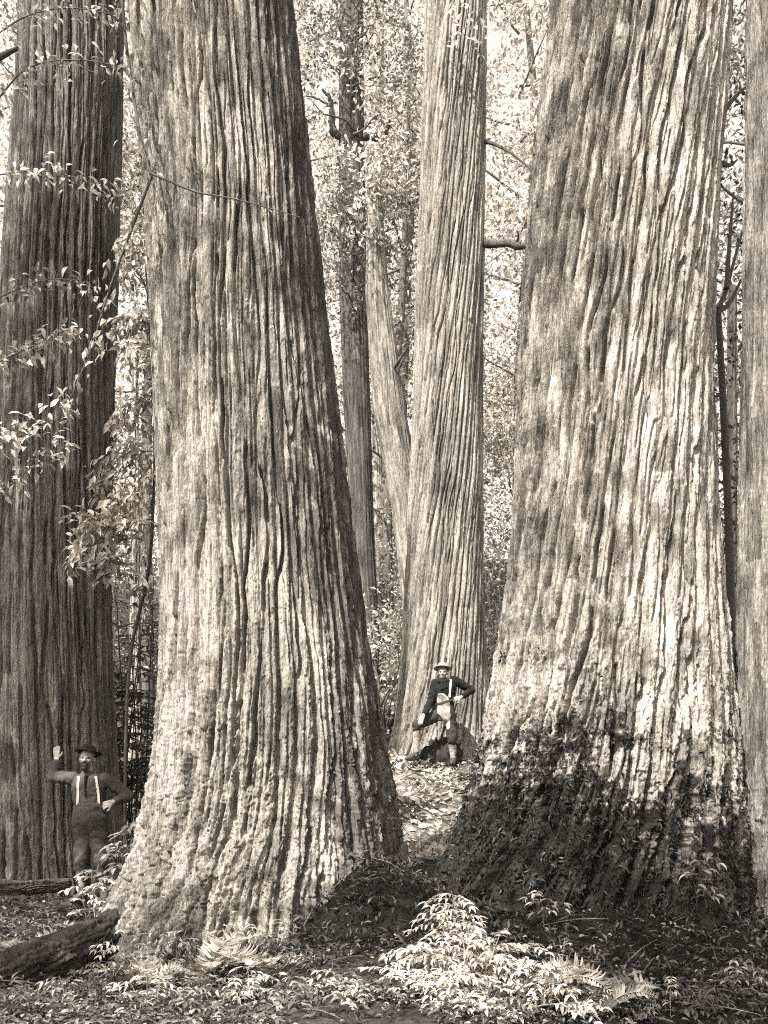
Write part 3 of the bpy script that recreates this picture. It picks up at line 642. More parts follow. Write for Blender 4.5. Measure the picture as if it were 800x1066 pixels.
shrub(565, 945, 6.95, 'small leafy plant catching light on the mossy foot of the broad trunk', [(560, 925, 6.7), (575, 935, 6.7)], 'leaf_near', .06, 4, 7, .0, 'broadleaf_plant', 'plant', .004, None, .03, 5, .12)
shrub(138, 915, 10.3, 'leafy shrub beside the man with braces, against the ropy-barked trunk', [(128, 860, 10.2), (140, 845, 10.3), (150, 850, 10.4), (132, 880, 10.1), (145, 880, 10.2), (122, 885, 10.1)], 'leaf_mid', .11, 8, 8, rad=.008, spreadx=.15)
shrub(98, 945, 10.0, 'pale leafy sprig in front of the feet of the man with braces', [(95, 908, 9.9), (112, 912, 9.9), (84, 918, 9.9), (103, 900, 9.9)], 'leaf_bright', .085, 4, 9, rad=.006, spreadx=.1, splen=.2)
shrub(785, 960, 8.3, 'pale tangled shrub at the right edge below the right-edge trunk', [(775, 880, 8.3), (790, 860, 8.4), (800, 890, 8.2), (770, 920, 8.1), (790, 920, 8.0), (810, 850, 8.4)], 'leaf_near', .08, 7, 10, rad=.007, spreadx=.2)
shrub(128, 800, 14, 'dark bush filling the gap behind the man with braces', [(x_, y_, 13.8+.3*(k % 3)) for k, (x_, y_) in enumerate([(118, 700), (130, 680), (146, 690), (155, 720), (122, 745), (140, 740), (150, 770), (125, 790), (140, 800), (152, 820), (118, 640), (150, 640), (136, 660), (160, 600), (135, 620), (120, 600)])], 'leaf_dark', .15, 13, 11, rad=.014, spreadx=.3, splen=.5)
for k, (px, yt, Y, lab, mt, n) in enumerate(((402, 640, 20, 'sunlit bush on the slope left of the straight grey trunk', 'leaf_near', 12), (518, 640, 21, 'grey bush on the slope right of the straight grey trunk', 'leaf_mid', 14), (520, 540, 25, 'tall bush on the hillside in the gap before the broad trunk', 'leaf_mid', 14), (345, 640, 24, 'bush on the hillside behind the upright slim trunk', 'leaf_near', 12), (775, 600, 16, 'bush in the gap beside the right-edge trunk', 'leaf_dark', 12), (395, 560, 29, 'pale bush far up the hillside behind the slanting trunk', 'leaf_near', 12), (15, 620, 18, 'bush beyond the far left side of the dark trunk', 'leaf_mid', 10))):
    r2 = np.random.default_rng(k+60); x = (px-400)/FPX*Y; g0 = gz(x, Y); zt = CAMZ+(HORY-yt)/FPX*Y
    e = empty('bush', (x, Y, g0), lab, 'bush', 'bushes on the hillside'); st = MB(); lf = MB()
    for q in range(n*3):
        c = np.array([x+r2.normal()*1.0, Y+r2.normal()*.7, r2.uniform(g0+.1, max(zt, g0+1))]); cloud(lf, c, (.5, .5, .4), 62, .12, r2)
        st.tube(wob((x, Y, g0-.1), c, 4, .05, r2), [.03, .02, .015, .006], 5)
    own(e, st, 'stems', M['twig']); own(e, lf, 'leaves', M[mt], False)

# a mixed tangle of small plants along the front of the picture
SM = (('dim broad-leaved weed in the litter', 'leaf_mid'), ('pale broad-leaved weed in the litter', 'leaf_near'), ('dark low weed on the forest floor', 'leaf_dark'))
for q, (px, py, Y) in enumerate(((150, 1045, 6.1), (205, 1050, 6.0), (255, 1040, 6.2), (300, 1052, 5.9), (345, 1045, 6.0), (110, 1030, 6.6), (60, 1050, 6.1), (25, 1060, 5.9), (375, 1062, 5.7), (330, 1020, 6.5), (245, 985, 7.3), (180, 985, 7.5), (130, 1000, 7.3), (285, 990, 7.2), (660, 1060, 5.6), (730, 1050, 5.8), (770, 1030, 6.2))):
    lab, mt = SM[(1, 0, 1, 0, 1, 2, 0, 2, 1, 2, 1, 0, 1, 0, 2, 2, 0)[q]]
    tops = [(px+dx, py-dy, Y) for dx, dy in ((-14, 22), (2, 34), (16, 24), (-5, 12), (10, 10))]
    shrub(px, py, Y, lab, tops, mt, .05, 5, 100+q, 0, 'weed', 'plant', .004, 'weeds along the front', .05, 7, .12)
# ------------------------------------------------------------------ logs, stump, stones and litter
def log(name, p, q, rad, label, mat, seed, moss=.4, hollow=False):
    p, q = np.array(p, float), np.array(q, float); n, k = 160, 90; ax = q-p; Ln = np.linalg.norm(ax); ax /= Ln
    u = np.cross(ax, [0, 0, 1.]); u /= np.linalg.norm(u); v = np.cross(u, ax)
    th, t = np.meshgrid(np.linspace(0, 2*np.pi, k, endpoint=False), np.linspace(0, 1, n))
    a = th/(2*np.pi); f1, f2, cid = voro(a*18+.9*fbm(a*6, t*7, seed, 6, 3)+.3*fbm(a*30, t*40, seed+1, 30, 2), t*Ln/.5, seed, 18)
    rr = rad*(1+.12*fbm(a*4, t*3, seed+2, 4, 3))-.035*(1-np.sqrt(sstep(0, .45, f2-f1)))+.022*fbm(a*30, t*Ln*9, seed+4, 30, 4, .7)+.03*(cid-.5)
    rr = rr*np.where((t < .004) | (t > .996), .82, 1)
    C = p+ax*Ln*t[..., None]+.05*np.sin(t*3.1)[..., None]*u
    V = C+rr[..., None]*(np.cos(th)[..., None]*u+np.sin(th)[..., None]*v)
    i = np.arange(n-1)[:, None]*k; j = np.arange(k)[None]; j2 = (j+1) % k
    mb_ = MB(); mb_.add(V, np.stack([i+j, i+j2, i+k+j2, i+k+j], -1).reshape(-1, 4))
    for e in (0, n-1):
        q_ = np.arange(k); T = np.vstack([V[e], V[e].mean(0)]); f = np.stack([q_, (q_+1) % k, np.full(k, k)], -1); mb_.add(T, f if e else f[:, ::-1])
    ms = np.concatenate([np.clip(sstep(-.1, .3, fbm(a*5, t*6, seed+8, 5, 3)+moss-.4), 0, 1).ravel(), np.zeros(2*(k+1))])
    me = np_mesh(name, np.vstack(mb_.V), [np.vstack(mb_.F4), np.vstack(mb_.F3)], mat, True, {'moss': ms, 'plate': np.full(len(ms), .5)})
    return tag(link(name, me), label, 'log')
log('fallen_log', at(-45, 1032, 6.9), at(122, 968, 8.35), .17, 'dark fallen log slanting up to the foot of the ropy-barked trunk', M['bark_shade'], 7)
log('fallen_log', at(-30, 925, 10.6), at(74, 921, 10.7), .075, 'thin grey log lying flat in front of the dark left trunk', M['bark_shade'], 9, .3)
mb = MB(); blob(mb, at(458, 792, 16.75), (.30, .22, .30), 8, .5, 48); blob(mb, at(440, 800, 16.6), (.22, .2, .12), 9, .5, 36)
st = tag(mb.build('stump', M['bark_shade']), 'dark rounded stump between the legs of the man in the pale hat', 'stump')
# debris: sticks and leaves lying about, nobody could count them
lf = MB(); sk_ = MB(); r = np.random.default_rng(91)
def scatter(n, x0, x1, y0, y1, size, mb_, tilt=.5, aspect=.45, detail=2):
    x = r.uniform(x0, x1, n); y = r.uniform(y0, y1, n); keep = fbm(x*1.7, y*1.7, 77)+r.uniform(-.4, .4, n) > -.15
    x, y = x[keep], y[keep]; m = len(x); z = ground(x, y)+r.uniform(.005, .05, m)
    a = r.uniform(0, 6.28, m); L = np.stack([np.cos(a), np.sin(a), r.normal(size=m)*tilt*.5], -1); N = np.array([0, 0, 1.])+r.normal(size=(m, 3))*tilt
    leaf_geo(mb_, np.stack([x, y, z], -1), L, N, size*r.uniform(.5, 1.4, m), aspect, detail, .3)
scatter(12000, -5, -.6, 5.2, 11.5, .05, lf); scatter(4500, -.9, 4.2, 5.2, 7.0, .035, lf); sl = MB(); scatter(3200, -1.2, 2.6, 12, 17.5, .15, sl, 1.4, .4); scatter(3000, -1.2, 2.6, 12, 17.5, .09, sl, 1.4, .5); tag(sl.build('slope_litter', M['leaf_far'], None, False), 'pale sunlit leaves and chips strewn down the slope below the man in breeches', 'leaf litter', None, 'stuff')  # slope litter coloured paler than the rest to look sunlit
scatter(2500, 2.6, 5.5, 6.5, 13, .07, lf); scatter(7000, -6, 6, 14, 26, .14, lf)
tag(lf.build('leaf_litter', M['litter'], None, False), 'dead leaves littering the forest floor', 'leaf litter', None, 'stuff')
for k in range(420):
    near = k < 260
    x, y = (r.uniform(-4.6, 3.6), r.uniform(5.3, 9.5)) if near else (r.uniform(-.6, 2.2), r.uniform(10.5, 17))
    ln = r.uniform(.12, .55); a = r.uniform(0, 6.28); p = np.array([x, y, gz(x, y)+.02]); q = p+np.array([math.cos(a), math.sin(a), 0])*ln; q[2] = gz(q[0], q[1])+r.uniform(.01, .07)
    sk_.tube([p, (p+q)/2+np.array([0, 0, .02]), q], [.006, .005, .002], 5, smooth=2)
tag(sk_.build('fallen_twigs', M['bark_far']), 'broken twigs strewn over the forest floor', 'twigs', None, 'stuff')
# low ground plants
gc = MB()
for x0, x1, y0, y1, n in ((-4.6, -.7, 5.3, 10.8, 650), (-.9, .8, 5.3, 6.6, 160), (-.3, 2.0, 11, 17, 420), (2.8, 4.6, 6.8, 10, 260)):
    x = r.uniform(x0, x1, n); y = r.uniform(y0, y1, n); keep = fbm(x*1.1, y*1.1, 83)+r.uniform(-.25, .25, n) > 0
    for xx, yy in zip(x[keep], y[keep]):
        m = r.integers(3, 8); a = r.uniform(0, 6.28, m); h = r.uniform(.03, .14); b = np.tile([xx, yy, gz(xx, yy)], (m, 1))+np.stack([np.cos(a)*.03, np.sin(a)*.03, np.full(m, h)*r.uniform(.5, 1, m)], -1)
        leaf_geo(gc, b, np.stack([np.cos(a), np.sin(a), r.uniform(-.2, .5, m)], -1), np.array([0, 0, 1.])+r.normal(size=(m, 3))*.3, r.uniform(.03, .075), .42, 2, .4)
gd = MB()
for x0, x1, y0, y1, n in ((-4.6, .9, 5.3, 10.8, 1500), (.5, 4.2, 5.3, 6.8, 300)):
    x = r.uniform(x0, x1, n); y = r.uniform(y0, y1, n)
    for xx, yy in zip(x, y):
        m = r.integers(4, 10); a = r.uniform(0, 6.28, m); h = r.uniform(.02, .16); b = np.tile([xx, yy, gz(xx, yy)], (m, 1))+np.stack([np.cos(a)*.04, np.sin(a)*.04, np.full(m, h)*r.uniform(.3, 1, m)], -1)
        leaf_geo(gd, b, np.stack([np.cos(a), np.sin(a), r.uniform(-.2, 1.2, m)], -1), np.array([0, 0, 1.])+r.normal(size=(m, 3))*.5, r.uniform(.03, .09), .3, 2, .4)
tag(gd.build('ground_cover', M['leaf_dark'], None, False), 'dark tangled ground cover over the front of the forest floor', 'ground cover', None, 'stuff')
tag(gc.build('undergrowth', M['leaf_mid'], None, False), 'low leafy plants covering patches of the forest floor', 'undergrowth', None, 'stuff')
# moss sprigs on the foot of the broad trunk and on the dark mounds
def sprigs(V, mask, n, seed, size, mat):
    r = np.random.default_rng(seed); idx = np.flatnonzero(mask.ravel()); idx = r.choice(idx, min(n, len(idx)), replace=False); P = V.reshape(-1, 3)[idx]; m = len(P)
    L = rand_dirs(m, r); L[:, 1] -= .5; L[:, 2] -= .5; mb = MB(); leaf_geo(mb, P, L, rand_dirs(m, r, .8), size*r.uniform(.5, 1.5, m), .4, 1, .3); return mb
mb = sprigs(Vd, (moss_shade_dv > .5) & (Vd[..., 1] < 8.4) & (Vd[..., 2] > 0) & (Vd[..., 2] < 2.3), 9000, 3, .045, None)
o = own(tree_d, mb, 'moss', M['moss'], False); o['label'] = 'dark moss and duff around the foot'
xx = r.uniform(-1., 4., 16000); yy = r.uniform(5.4, 8.8, 16000); inm = (np.exp(-((xx+.1)/.62)**4-((yy-7.8)/1.)**4)+np.exp(-((xx-2.2)/1.7)**4-((yy-6.7)/1.2)**4)) > .5
P = np.stack([xx, yy, ground(xx, yy)], -1)[inm]; L = rand_dirs(len(P), r); L[:, 2] += .2
mb = MB(); leaf_geo(mb, P, L, rand_dirs(len(P), r, .8), .05*r.uniform(.5, 1.6, len(P)), .35, 1, .4)
tag(mb.build('mound_moss', M['moss'], None, False), 'dark mossy duff covering the mounds between the huge trunks', 'moss', None, 'stuff')
# ------------------------------------------------------------------ people
from mathutils.bvhtree import BVHTree
M['skin'] = plain_mat('skin', .24, .12, 40, .6, .05, .3)
M['shirt_dark'] = plain_mat('dark_wool_shirt', .055, .35, 60, .95, .4, .1)
M['trousers_grey'] = plain_mat('grey_trousers', .042, .4, 45, .95, .4, .1)
M['trousers'] = plain_mat('dark_trousers', .032, .4, 45, .95, .4, .1)
M['black_wool'] = plain_mat('black_wool', .012, .4, 60, .95, .4, .1)
M['felt'] = plain_mat('dark_felt', .016, .3, 60, .95, .2, .1)
M['felt_pale'] = plain_mat('pale_felt', .22, .2, 60, .9, .2, .1)
M['strap'] = plain_mat('white_webbing', .5, .15, 60, .8, .1, .2)
M['cloth_pale'] = plain_mat('pale_cloth', .25, .7, 11, .9, .4, .1)
M['sock'] = plain_mat('grey_wool_sock', .26, .3, 50, .95, .4, .1)
M['boot'] = plain_mat('boot_leather', .04, .5, 40, .55, .2, .35)
M['hair'] = plain_mat('dark_hair', .018, .4, 90, .7, .4, .3)
M['eye'] = plain_mat('eye_dark', .02, .1, 10, .2, 0, .5)
def capsule(mb, a, ra, b, rb, k=18, sx=1.):
    a, b = np.asarray(a, float), np.asarray(b, float); d = b-a; L = np.linalg.norm(d)
    if L < 1e-6: d = np.array([0, 0, 1e-4]); b = a+d; L = 1e-4
    d = d/L; s = []; rr = []
    for t in np.linspace(0, np.pi/2, 6)[:-1]: s.append(-ra*math.cos(t)); rr.append(ra*math.sin(t)+1e-4)
    for t in np.linspace(0, 1, 5): s.append(L*t); rr.append(ra+(rb-ra)*t)
    for t in np.linspace(0, np.pi/2, 6)[1:]: s.append(L+rb*math.sin(t)); rr.append(rb*math.cos(t)+1e-4)
    mb.tube([a+d*q for q in s], rr, k, True, 0)
def ellipsoid(mb, c, r, rot=None, n=24):
    th, ph = np.meshgrid(np.linspace(0, 2*np.pi, n, endpoint=False), np.linspace(.02, np.pi-.02, n//2+1))
    V = (np.stack([np.sin(ph)*np.cos(th), np.sin(ph)*np.sin(th), np.cos(ph)], -1)*np.asarray(r)).reshape(-1, 3)
    if rot is not None: V = V@np.array(rot).T
    V = V+np.asarray(c); m = n//2+1
    i = np.arange(m-1)[:, None]*n; j = np.arange(n)[None]; j2 = (j+1) % n
    mb.add(V, np.stack([i+j, i+n+j, i+n+j2, i+j2], -1).reshape(-1, 4))
    for row, fl in ((0, 1), (m-1, 0)):
        k = np.arange(n); T = np.vstack([V[row*n:(row+1)*n], V[row*n:(row+1)*n].mean(0)]); f = np.stack([k, (k+1) % n, np.full(n, n)], -1); mb.add(T, f if fl else f[:, ::-1])
def loft(mb, secs, k=32, m=5):
    """secs: (cx, cy, z, rx, ry) ellipses from bottom to top; closed"""
    S_ = np.array(secs, float); P, _ = catmull(S_[:, :3], S_[:, 3], m); Rr, _ = catmull(np.stack([S_[:, 3], S_[:, 4], S_[:, 4]], -1), S_[:, 3], m)
    a = np.linspace(0, 2*np.pi, k, endpoint=False); n = len(P)
    c, s = np.cos(a), np.sin(a); e = .82; c = np.sign(c)*np.abs(c)**e; s = np.sign(s)*np.abs(s)**e
    V = np.stack([P[:, 0:1]+Rr[:, 0:1]*c, P[:, 1:2]+Rr[:, 1:2]*s, P[:, 2:3]+0*c], -1)
    i = np.arange(n-1)[:, None]*k; j = np.arange(k)[None]; j2 = (j+1) % k
    mb.add(V, np.stack([i+j, i+j2, i+k+j2, i+k+j], -1).reshape(-1, 4))
    for e_, fl in ((0, 1), (n-1, 0)):
        T = np.vstack([V[e_], V[e_].mean(0)]); q = np.arange(k); f = np.stack([q, (q+1) % k, np.full(k, k)], -1); mb.add(T, f[:, ::-1] if fl else f)
def fuse(name, mb, voxel, mat, parent, it=3, fn=None):
    """one continuous skin round everything in mb"""
    V = np.vstack(mb.V); F = ([np.vstack(mb.F4)] if mb.F4 else [])+([np.vstack(mb.F3)] if mb.F3 else [])
    o = link('tmp', np_mesh('tmp', V, F, None))
    q = o.modifiers.new('r', 'REMESH'); q.mode = 'VOXEL'; q.voxel_size = voxel
    s = o.modifiers.new('s', 'SMOOTH'); s.iterations = it; s.factor = .5
    dg = bpy.context.evaluated_depsgraph_get(); me = bpy.data.meshes.new_from_object(o.evaluated_get(dg)); bpy.data.objects.remove(o)
    me.name = name; n = len(me.vertices); co_ = np.empty(n*3, np.float32); me.vertices.foreach_get('co', co_); co_ = co_.reshape(-1, 3).astype(float)
    if fn is not None:
        no = np.empty(n*3, np.float32); me.vertices.foreach_get('normal', no); co_ = fn(co_, no.reshape(-1, 3).astype(float)); me.vertices.foreach_set('co', co_.astype(np.float32).ravel())
    me.polygons.foreach_set('use_smooth', np.ones(len(me.polygons), bool)); me.materials.clear(); me.materials.append(mat); me.update()
    return link(name, me, parent)
def folds(amp, f=14, seed=0):
    def fn(co_, no):
        w = fbm(co_[:, 0]*f+co_[:, 2]*f*.5, co_[:, 2]*f*1.3+co_[:, 1]*f, seed, 0, 3); w2 = 1-np.abs(fbm(co_[:, 0]*f*.7-co_[:, 2]*f*.4, co_[:, 2]*f+co_[:, 1]*f*.6, seed+3, 0, 2))*2
        return co_+no*(amp*w+amp*.7*w2)[:, None]
    return fn
def bvh_of(o):
    me = o.data; return BVHTree.FromPolygons([v.co[:] for v in me.vertices], [p.vertices[:] for p in me.polygons])
def front(b, x, z, off=.004, y0=-1.2):
    h = b.ray_cast(Vector((x, y0, z)), Vector((0, 1, 0)))
    return None if h[0] is None else np.array([x, h[0].y-off, z])
def ribbon(name, b, path, w_, mat, parent, th=.006, off=.004):
    P = []
    for (x, z) in path:
        p = front(b, x, z, off)
        if p is not None: P.append(p)
    P = np.array(P); P[:, 1] = np.convolve(np.pad(P[:, 1], 2, 'edge'), np.ones(5)/5, 'valid'); T = unit(np.gradient(P, axis=0)); W = unit(np.cross(T, np.array([0, 1., 0])))*w_/2; Nn = np.array([0, -th, 0])
    n = len(P); V = np.concatenate([P-W, P+W, P+W+Nn, P-W+Nn]); i = np.arange(n-1); F = []
    for a in range(4): b_ = (a+1) % 4; F.append(np.stack([a*n+i, b_*n+i, b_*n+i+1, a*n+i+1], -1))
    F.append(np.array([[0, n, 2*n, 3*n], [4*n-1, 3*n-1, 2*n-1, n-1]]))
    return link(name, np_mesh(name, V, [np.vstack(F)], mat, False), parent)
def patch(name, b, outline, mat, parent, th=.012, seed=0, n=26):
    """cloth lying on the front of a body; outline: rows (z, x0, x1)"""
    o_ = np.array(outline, float); zz = np.linspace(o_[0, 0], o_[-1, 0], n); s = np.argsort(o_[:, 0])
    x0 = np.interp(zz, o_[s, 0], o_[s, 1]); x1 = np.interp(zz, o_[s, 0], o_[s, 2]); G_ = np.zeros((n, n, 3)); last = -.15
    for i in range(n):
        for j in range(n):
            x = x0[i]+(x1[i]-x0[i])*j/(n-1); p = front(b, x, zz[i], .006)
            if p is None: p = np.array([x, last, zz[i]])
            last = p[1]; G_[i, j] = p
    G_[..., 1] -= .008+.008*fbm(G_[..., 0]*18, G_[..., 2]*12, seed); B_ = G_.copy(); B_[..., 1] += th
    V = np.concatenate([G_.reshape(-1, 3), B_.reshape(-1, 3)]); q = np.arange(n-1)[:, None]*n; r_ = np.arange(n-1)[None]
    f = np.stack([q+r_, q+r_+1, q+n+r_+1, q+n+r_], -1).reshape(-1, 4); e = np.concatenate([np.arange(n), np.arange(1, n)*n+n-1, (n-1)*n+np.arange(n-2, -1, -1), np.arange(n-2, 0, -1)*n]); e2 = np.roll(e, -1)
    return link(name, np_mesh(name, V, [np.vstack([f, f[:, ::-1]+n*n, np.stack([e, e+n*n, e2+n*n, e2], -1)])], mat, True), parent)
def hand(mb, w, d, n, s=1., curl=.5, side=1.):
    """palm and five fingers; w wrist, d pointing direction, n the back of the hand, side where the thumb leaves"""
    w, d, n = np.array(w, float), unit(np.array(d, float)), unit(np.array(n, float)); n = unit(n-d*np.dot(n, d)); x = np.cross(d, n)*side
    for q in (-.5, 0, .5): capsule(mb, w+x*.024*q*1.2*s, .016*s, w+d*.085*s+x*.052*q*s, .013*s, 10)
    for q, L in ((-1.5, .062), (-.5, .078), (.5, .085), (1.5, .076)):
        b0 = w+d*.085*s+x*.0195*q*s; d1 = unit(d*math.cos(curl*.6)-n*math.sin(curl*.6)+x*.06*q); d2 = unit(d*math.cos(curl*1.5)-n*math.sin(curl*1.5)); d3 = unit(d*math.cos(curl*2.2)-n*math.sin(curl*2.2))
        b1 = b0+d1*L*.45*s; b2 = b1+d2*L*.32*s; b3 = b2+d3*L*.23*s
        capsule(mb, b0, .0095*s, b1, .009*s, 8); capsule(mb, b1, .009*s, b2, .0082*s, 8); capsule(mb, b2, .0082*s, b3, .0068*s, 8)
    t0 = w+d*.03*s+x*.026*s; t1 = t0+unit(d*.7+x*.7-n*.15)*.04*s; t2 = t1+unit(d*.95+x*.25-n*.3)*.032*s
    capsule(mb, t0, .013*s, t1, .0105*s, 8); capsule(mb, t1, .0105*s, t2, .0085*s, 8)
def rotm(yaw, pitch=0., roll=0.):
    return np.array(Matrix.Rotation(yaw, 3, 'Z')@Matrix.Rotation(pitch, 3, 'X')@Matrix.Rotation(roll, 3, 'Y'))
def head(mb, c, Rm):
    H = lambda x, y, z: np.array(c)+Rm@np.array([x, y, z])
    E = lambda p, r_: ellipsoid(mb, H(*p), r_, Rm)
    E((0, .012, .03), (.076, .096, .088)); E((0, -.018, -.02), (.064, .076, .090)); E((0, -.045, -.075), (.040, .042, .036)); E((0, -.03, -.05), (.056, .05, .045))
    capsule(mb, H(-.035, -.083, .018), .013, H(.035, -.083, .018), .013, 10)               # brow
    capsule(mb, H(0, -.092, .008), .008, H(0, -.113, -.028), .0115, 10); E((-.012, -.098, -.03), (.010, .010, .008)); E((.012, -.098, -.03), (.010, .010, .008))
    E((-.04, -.066, -.022), (.022, .022, .018)); E((.04, -.066, -.022), (.022, .022, .018))  # cheekbones
    capsule(mb, H(-.018, -.088, -.057), .006, H(.018, -.088, -.057), .006, 8); capsule(mb, H(-.015, -.086, -.067), .0065, H(.015, -.086, -.067), .0065, 8)
    for s in (-1, 1): E((s*.078, .012, -.012), (.010, .02, .032))
    return H
def face_fn(c, Rm):
    def fn(co_, no):
        for s in (-1, 1):
            p = np.array(c)+Rm@np.array([s*.032, -.088, -.002]); d = np.linalg.norm((co_-p)*np.array([1, .6, 1.5]), axis=1)
            co_ = co_+(Rm@np.array([0, .008, 0]))*np.exp(-(d/.018)**2)[:, None]
        p = np.array(c)+Rm@np.array([0, -.093, -.062]); q = (co_-p)@Rm; g = np.exp(-(q[:, 0]/.022)**2-(q[:, 2]/.0035)**2-(q[:, 1]/.02)**2)
        return co_+(Rm@np.array([0, .006, 0]))*g[:, None]
    return fn
def eyes(parent, c, Rm):
    for s in (-1, 1):
        mb = MB(); ellipsoid(mb, np.array(c)+Rm@np.array([s*.032, -.079, -.001]), (.0085, .009, .005), Rm, 12); mb.build('eye', M['eye'], parent)
def hat(parent, c, Rm, mat, brim=.14, h=.115, droop=.02, name='hat'):
    """round crowned felt hat; c: middle of the brim"""
    prof = [(0, h), (.035, h-.002), (.062, h-.014), (.078, h-.04), (.086, .02), (.089, .004), (brim*.8, -.006), (brim, -droop*.3), (brim+.002, -droop*.3-.006), (brim*.8, -.014), (.086, -.006), (.084, .0)]
    k = 40; a = np.linspace(0, 2*np.pi, k, endpoint=False); V = []
    for rr, z in prof:
        wv = (rr/brim)**2 if rr > .0865 else 0
        V.append(np.stack([rr*np.cos(a), rr*1.12*np.sin(a), z+wv*(-droop*np.cos(2*a)*-.8+.006*np.sin(3*a+1))-.012*np.exp(-(rr*np.cos(a)/.02)**2)*(z > h*.8)], -1))
    V = np.array(V).reshape(-1, 3)@Rm.T+np.array(c); n = len(prof)
    i = np.arange(n-1)[:, None]*k; j = np.arange(k)[None]; j2 = (j+1) % k
    return link(name, np_mesh(name, V, [np.stack([i+j, i+k+j, i+k+j2, i+j2], -1).reshape(-1, 4)], mat, True), parent)
def boot(mb, ankle, toe, s=1.):
    a, t = np.array(ankle, float), np.array(toe, float); z0 = t[2]; d = t-a; d[2] = 0; Ld = np.linalg.norm(d); d /= Ld
    capsule(mb, a+np.array([0, 0, .12]), .052*s, a, .048*s); heel = np.array([a[0], a[1], z0])-d*.03; capsule(mb, heel, .036*s, a, .046*s); capsule(mb, heel+d*.02, .038*s, t-d*.03, .042*s); capsule(mb, a, .046*s, t-d*.07+np.array([0, 0, .015]), .044*s); capsule(mb, t-d*.06, .045*s, t, .032*s)

# ---- the man with white braces, leaning one hand on the dark trunk
Y1 = 11.05; x1 = at(95, 940, Y1)[0]; z1 = at(95, 940, Y1)[2]
m1 = empty('person', (x1, Y1, z1), 'bearded man in dark shirt, white braces and dark hat, one hand on the left trunk', 'man')
hc = (-.036, -.03, 1.590); Rm = rotm(.06, -.10, .06)
hips, chest = (-.01, 0, .95), (-.03, 0, 1.22)
sl, sr = (-.20, .0, 1.375), (.155, .0, 1.362); el, er = (-.47, .13, 1.39), (.385, .10, 1.175); wl_, wr_ = (-.49, .33, 1.575), (.262, -.07, 1.115)
kl, kr = (-.095, -.04, .49), (.115, -.02, .49); al, ar = (-.10, .02, .10), (.135, .03, .10)
def torso(mb, g=0.):
    loft(mb, [(-.012, .0, .86, .150+g, .105+g), (-.012, 0, .95, .158+g, .115+g), (-.015, 0, 1.06, .142+g, .105+g), (-.025, 0, 1.18, .160+g, .118+g), (-.028, 0, 1.29, .172+g, .118+g), (-.026, .0, 1.37, .150+g, .095+g), (-.028, .0, 1.42, .075+g, .07+g)])
mb = MB(); torso(mb); capsule(mb, (-.03, .01, 1.40), .058, (-.035, -.005, 1.51), .054); H = head(mb, hc, Rm)
for a, b, c, s in ((sl, el, wl_, -1), (sr, er, wr_, 1)):
    capsule(mb, a, .058, b, .043); capsule(mb, b, .043, c, .029)
hand(mb, wl_, (-.02, .03, 1), (0, -1, .1), 1.0, .25, 1.); hand(mb, wr_, (-.95, -.05, -.35), (.15, -1, .25), 1.1, .75, -1.)
for h_, k_, a_ in (((-.085, 0, .9), kl, al), ((.07, 0, .9), kr, ar)):
    capsule(mb, h_, .085, k_, .058); capsule(mb, k_, .056, a_, .038); capsule(mb, a_, .030, (a_[0], a_[1]-.10, .045), .018)
fuse('body', mb, .0055, M['skin'], m1, 3, face_fn(hc, Rm)); eyes(m1, hc, Rm)
mb = MB(); loft(mb, [(-.012, .0, .98, .135, .095), (-.015, 0, 1.06, .142, .105), (-.022, 0, 1.13, .170, .130), (-.025, 0, 1.2, .178, .134), (-.028, 0, 1.29, .185, .130), (-.026, .0, 1.37, .165, .105), (-.029, .0, 1.425, .08, .075), (-.031, 0, 1.455, .066, .064)])
for a, b, c in ((sl, el, wl_), (sr, er, wr_)): capsule(mb, a, .076, b, .063); capsule(mb, b, .063, np.array(b)*.22+np.array(c)*.78, .046)
shirt = fuse('shirt', mb, .010, M['shirt_dark'], m1, 4, folds(.012, 11, 1))
mb = MB(); loft(mb, [(-.012, .0, .76, .12, .08), (-.012, .0, .83, .175, .122), (-.012, 0, .90, .192, .142), (-.012, 0, .98, .186, .138), (-.015, 0, 1.06, .166, .130), (-.015, 0, 1.10, .160, .126)])
for h_, k_, a_ in (((-.085, 0, .88), kl, al), ((.07, 0, .88), kr, ar)): capsule(mb, h_, .112, k_, .084); capsule(mb, k_, .084, (a_[0], a_[1], .27), .070)
tr1 = fuse('trousers', mb, .011, M['trousers_grey'], m1, 5, folds(.015, 9, 2))
for a_, sg in ((al, -1), (ar, 1)):
    mb = MB(); boot(mb, a_, (a_[0]+sg*.05, a_[1]-.19, .04)); capsule(mb, (a_[0], a_[1], .10), .052, (a_[0], a_[1], .28), .058); fuse('boot', mb, .009, M['boot'], m1, 3)
bv = bvh_of(shirt)
for x0, x1_, nm in ((-.115, -.120, 'brace'), (.075, .110, 'brace')):
    t = np.linspace(0, 1, 22); ribbon(nm, bv, np.stack([x0+(x1_-x0)*t+(.012*np.sin(t*3)), 1.40-(1.40-1.09)*t], -1), .027, M['strap'], m1, .005, .005)
mb = MB(); mb.tube([(-.025+.02*k, -.10, 1.40) for k in (-1, 0, 1)], [.014, .02, .014], 8); capsule(mb, (-.03, -.118, 1.395), .016, (-.02, -.148, 1.19), .012); fuse('neckerchief', mb, .006, M['black_wool'], m1, 2)
hat(m1, H(0, .018, .075), rotm(.1, -.26, .12), M['felt'], .145, .088, .014)
mb = MB(); ellipsoid(mb, H(0, .03, .012), (.081, .086, .075), Rm); fuse('hair', mb, .008, M['hair'], m1, 2, folds(.004, 40, 5))
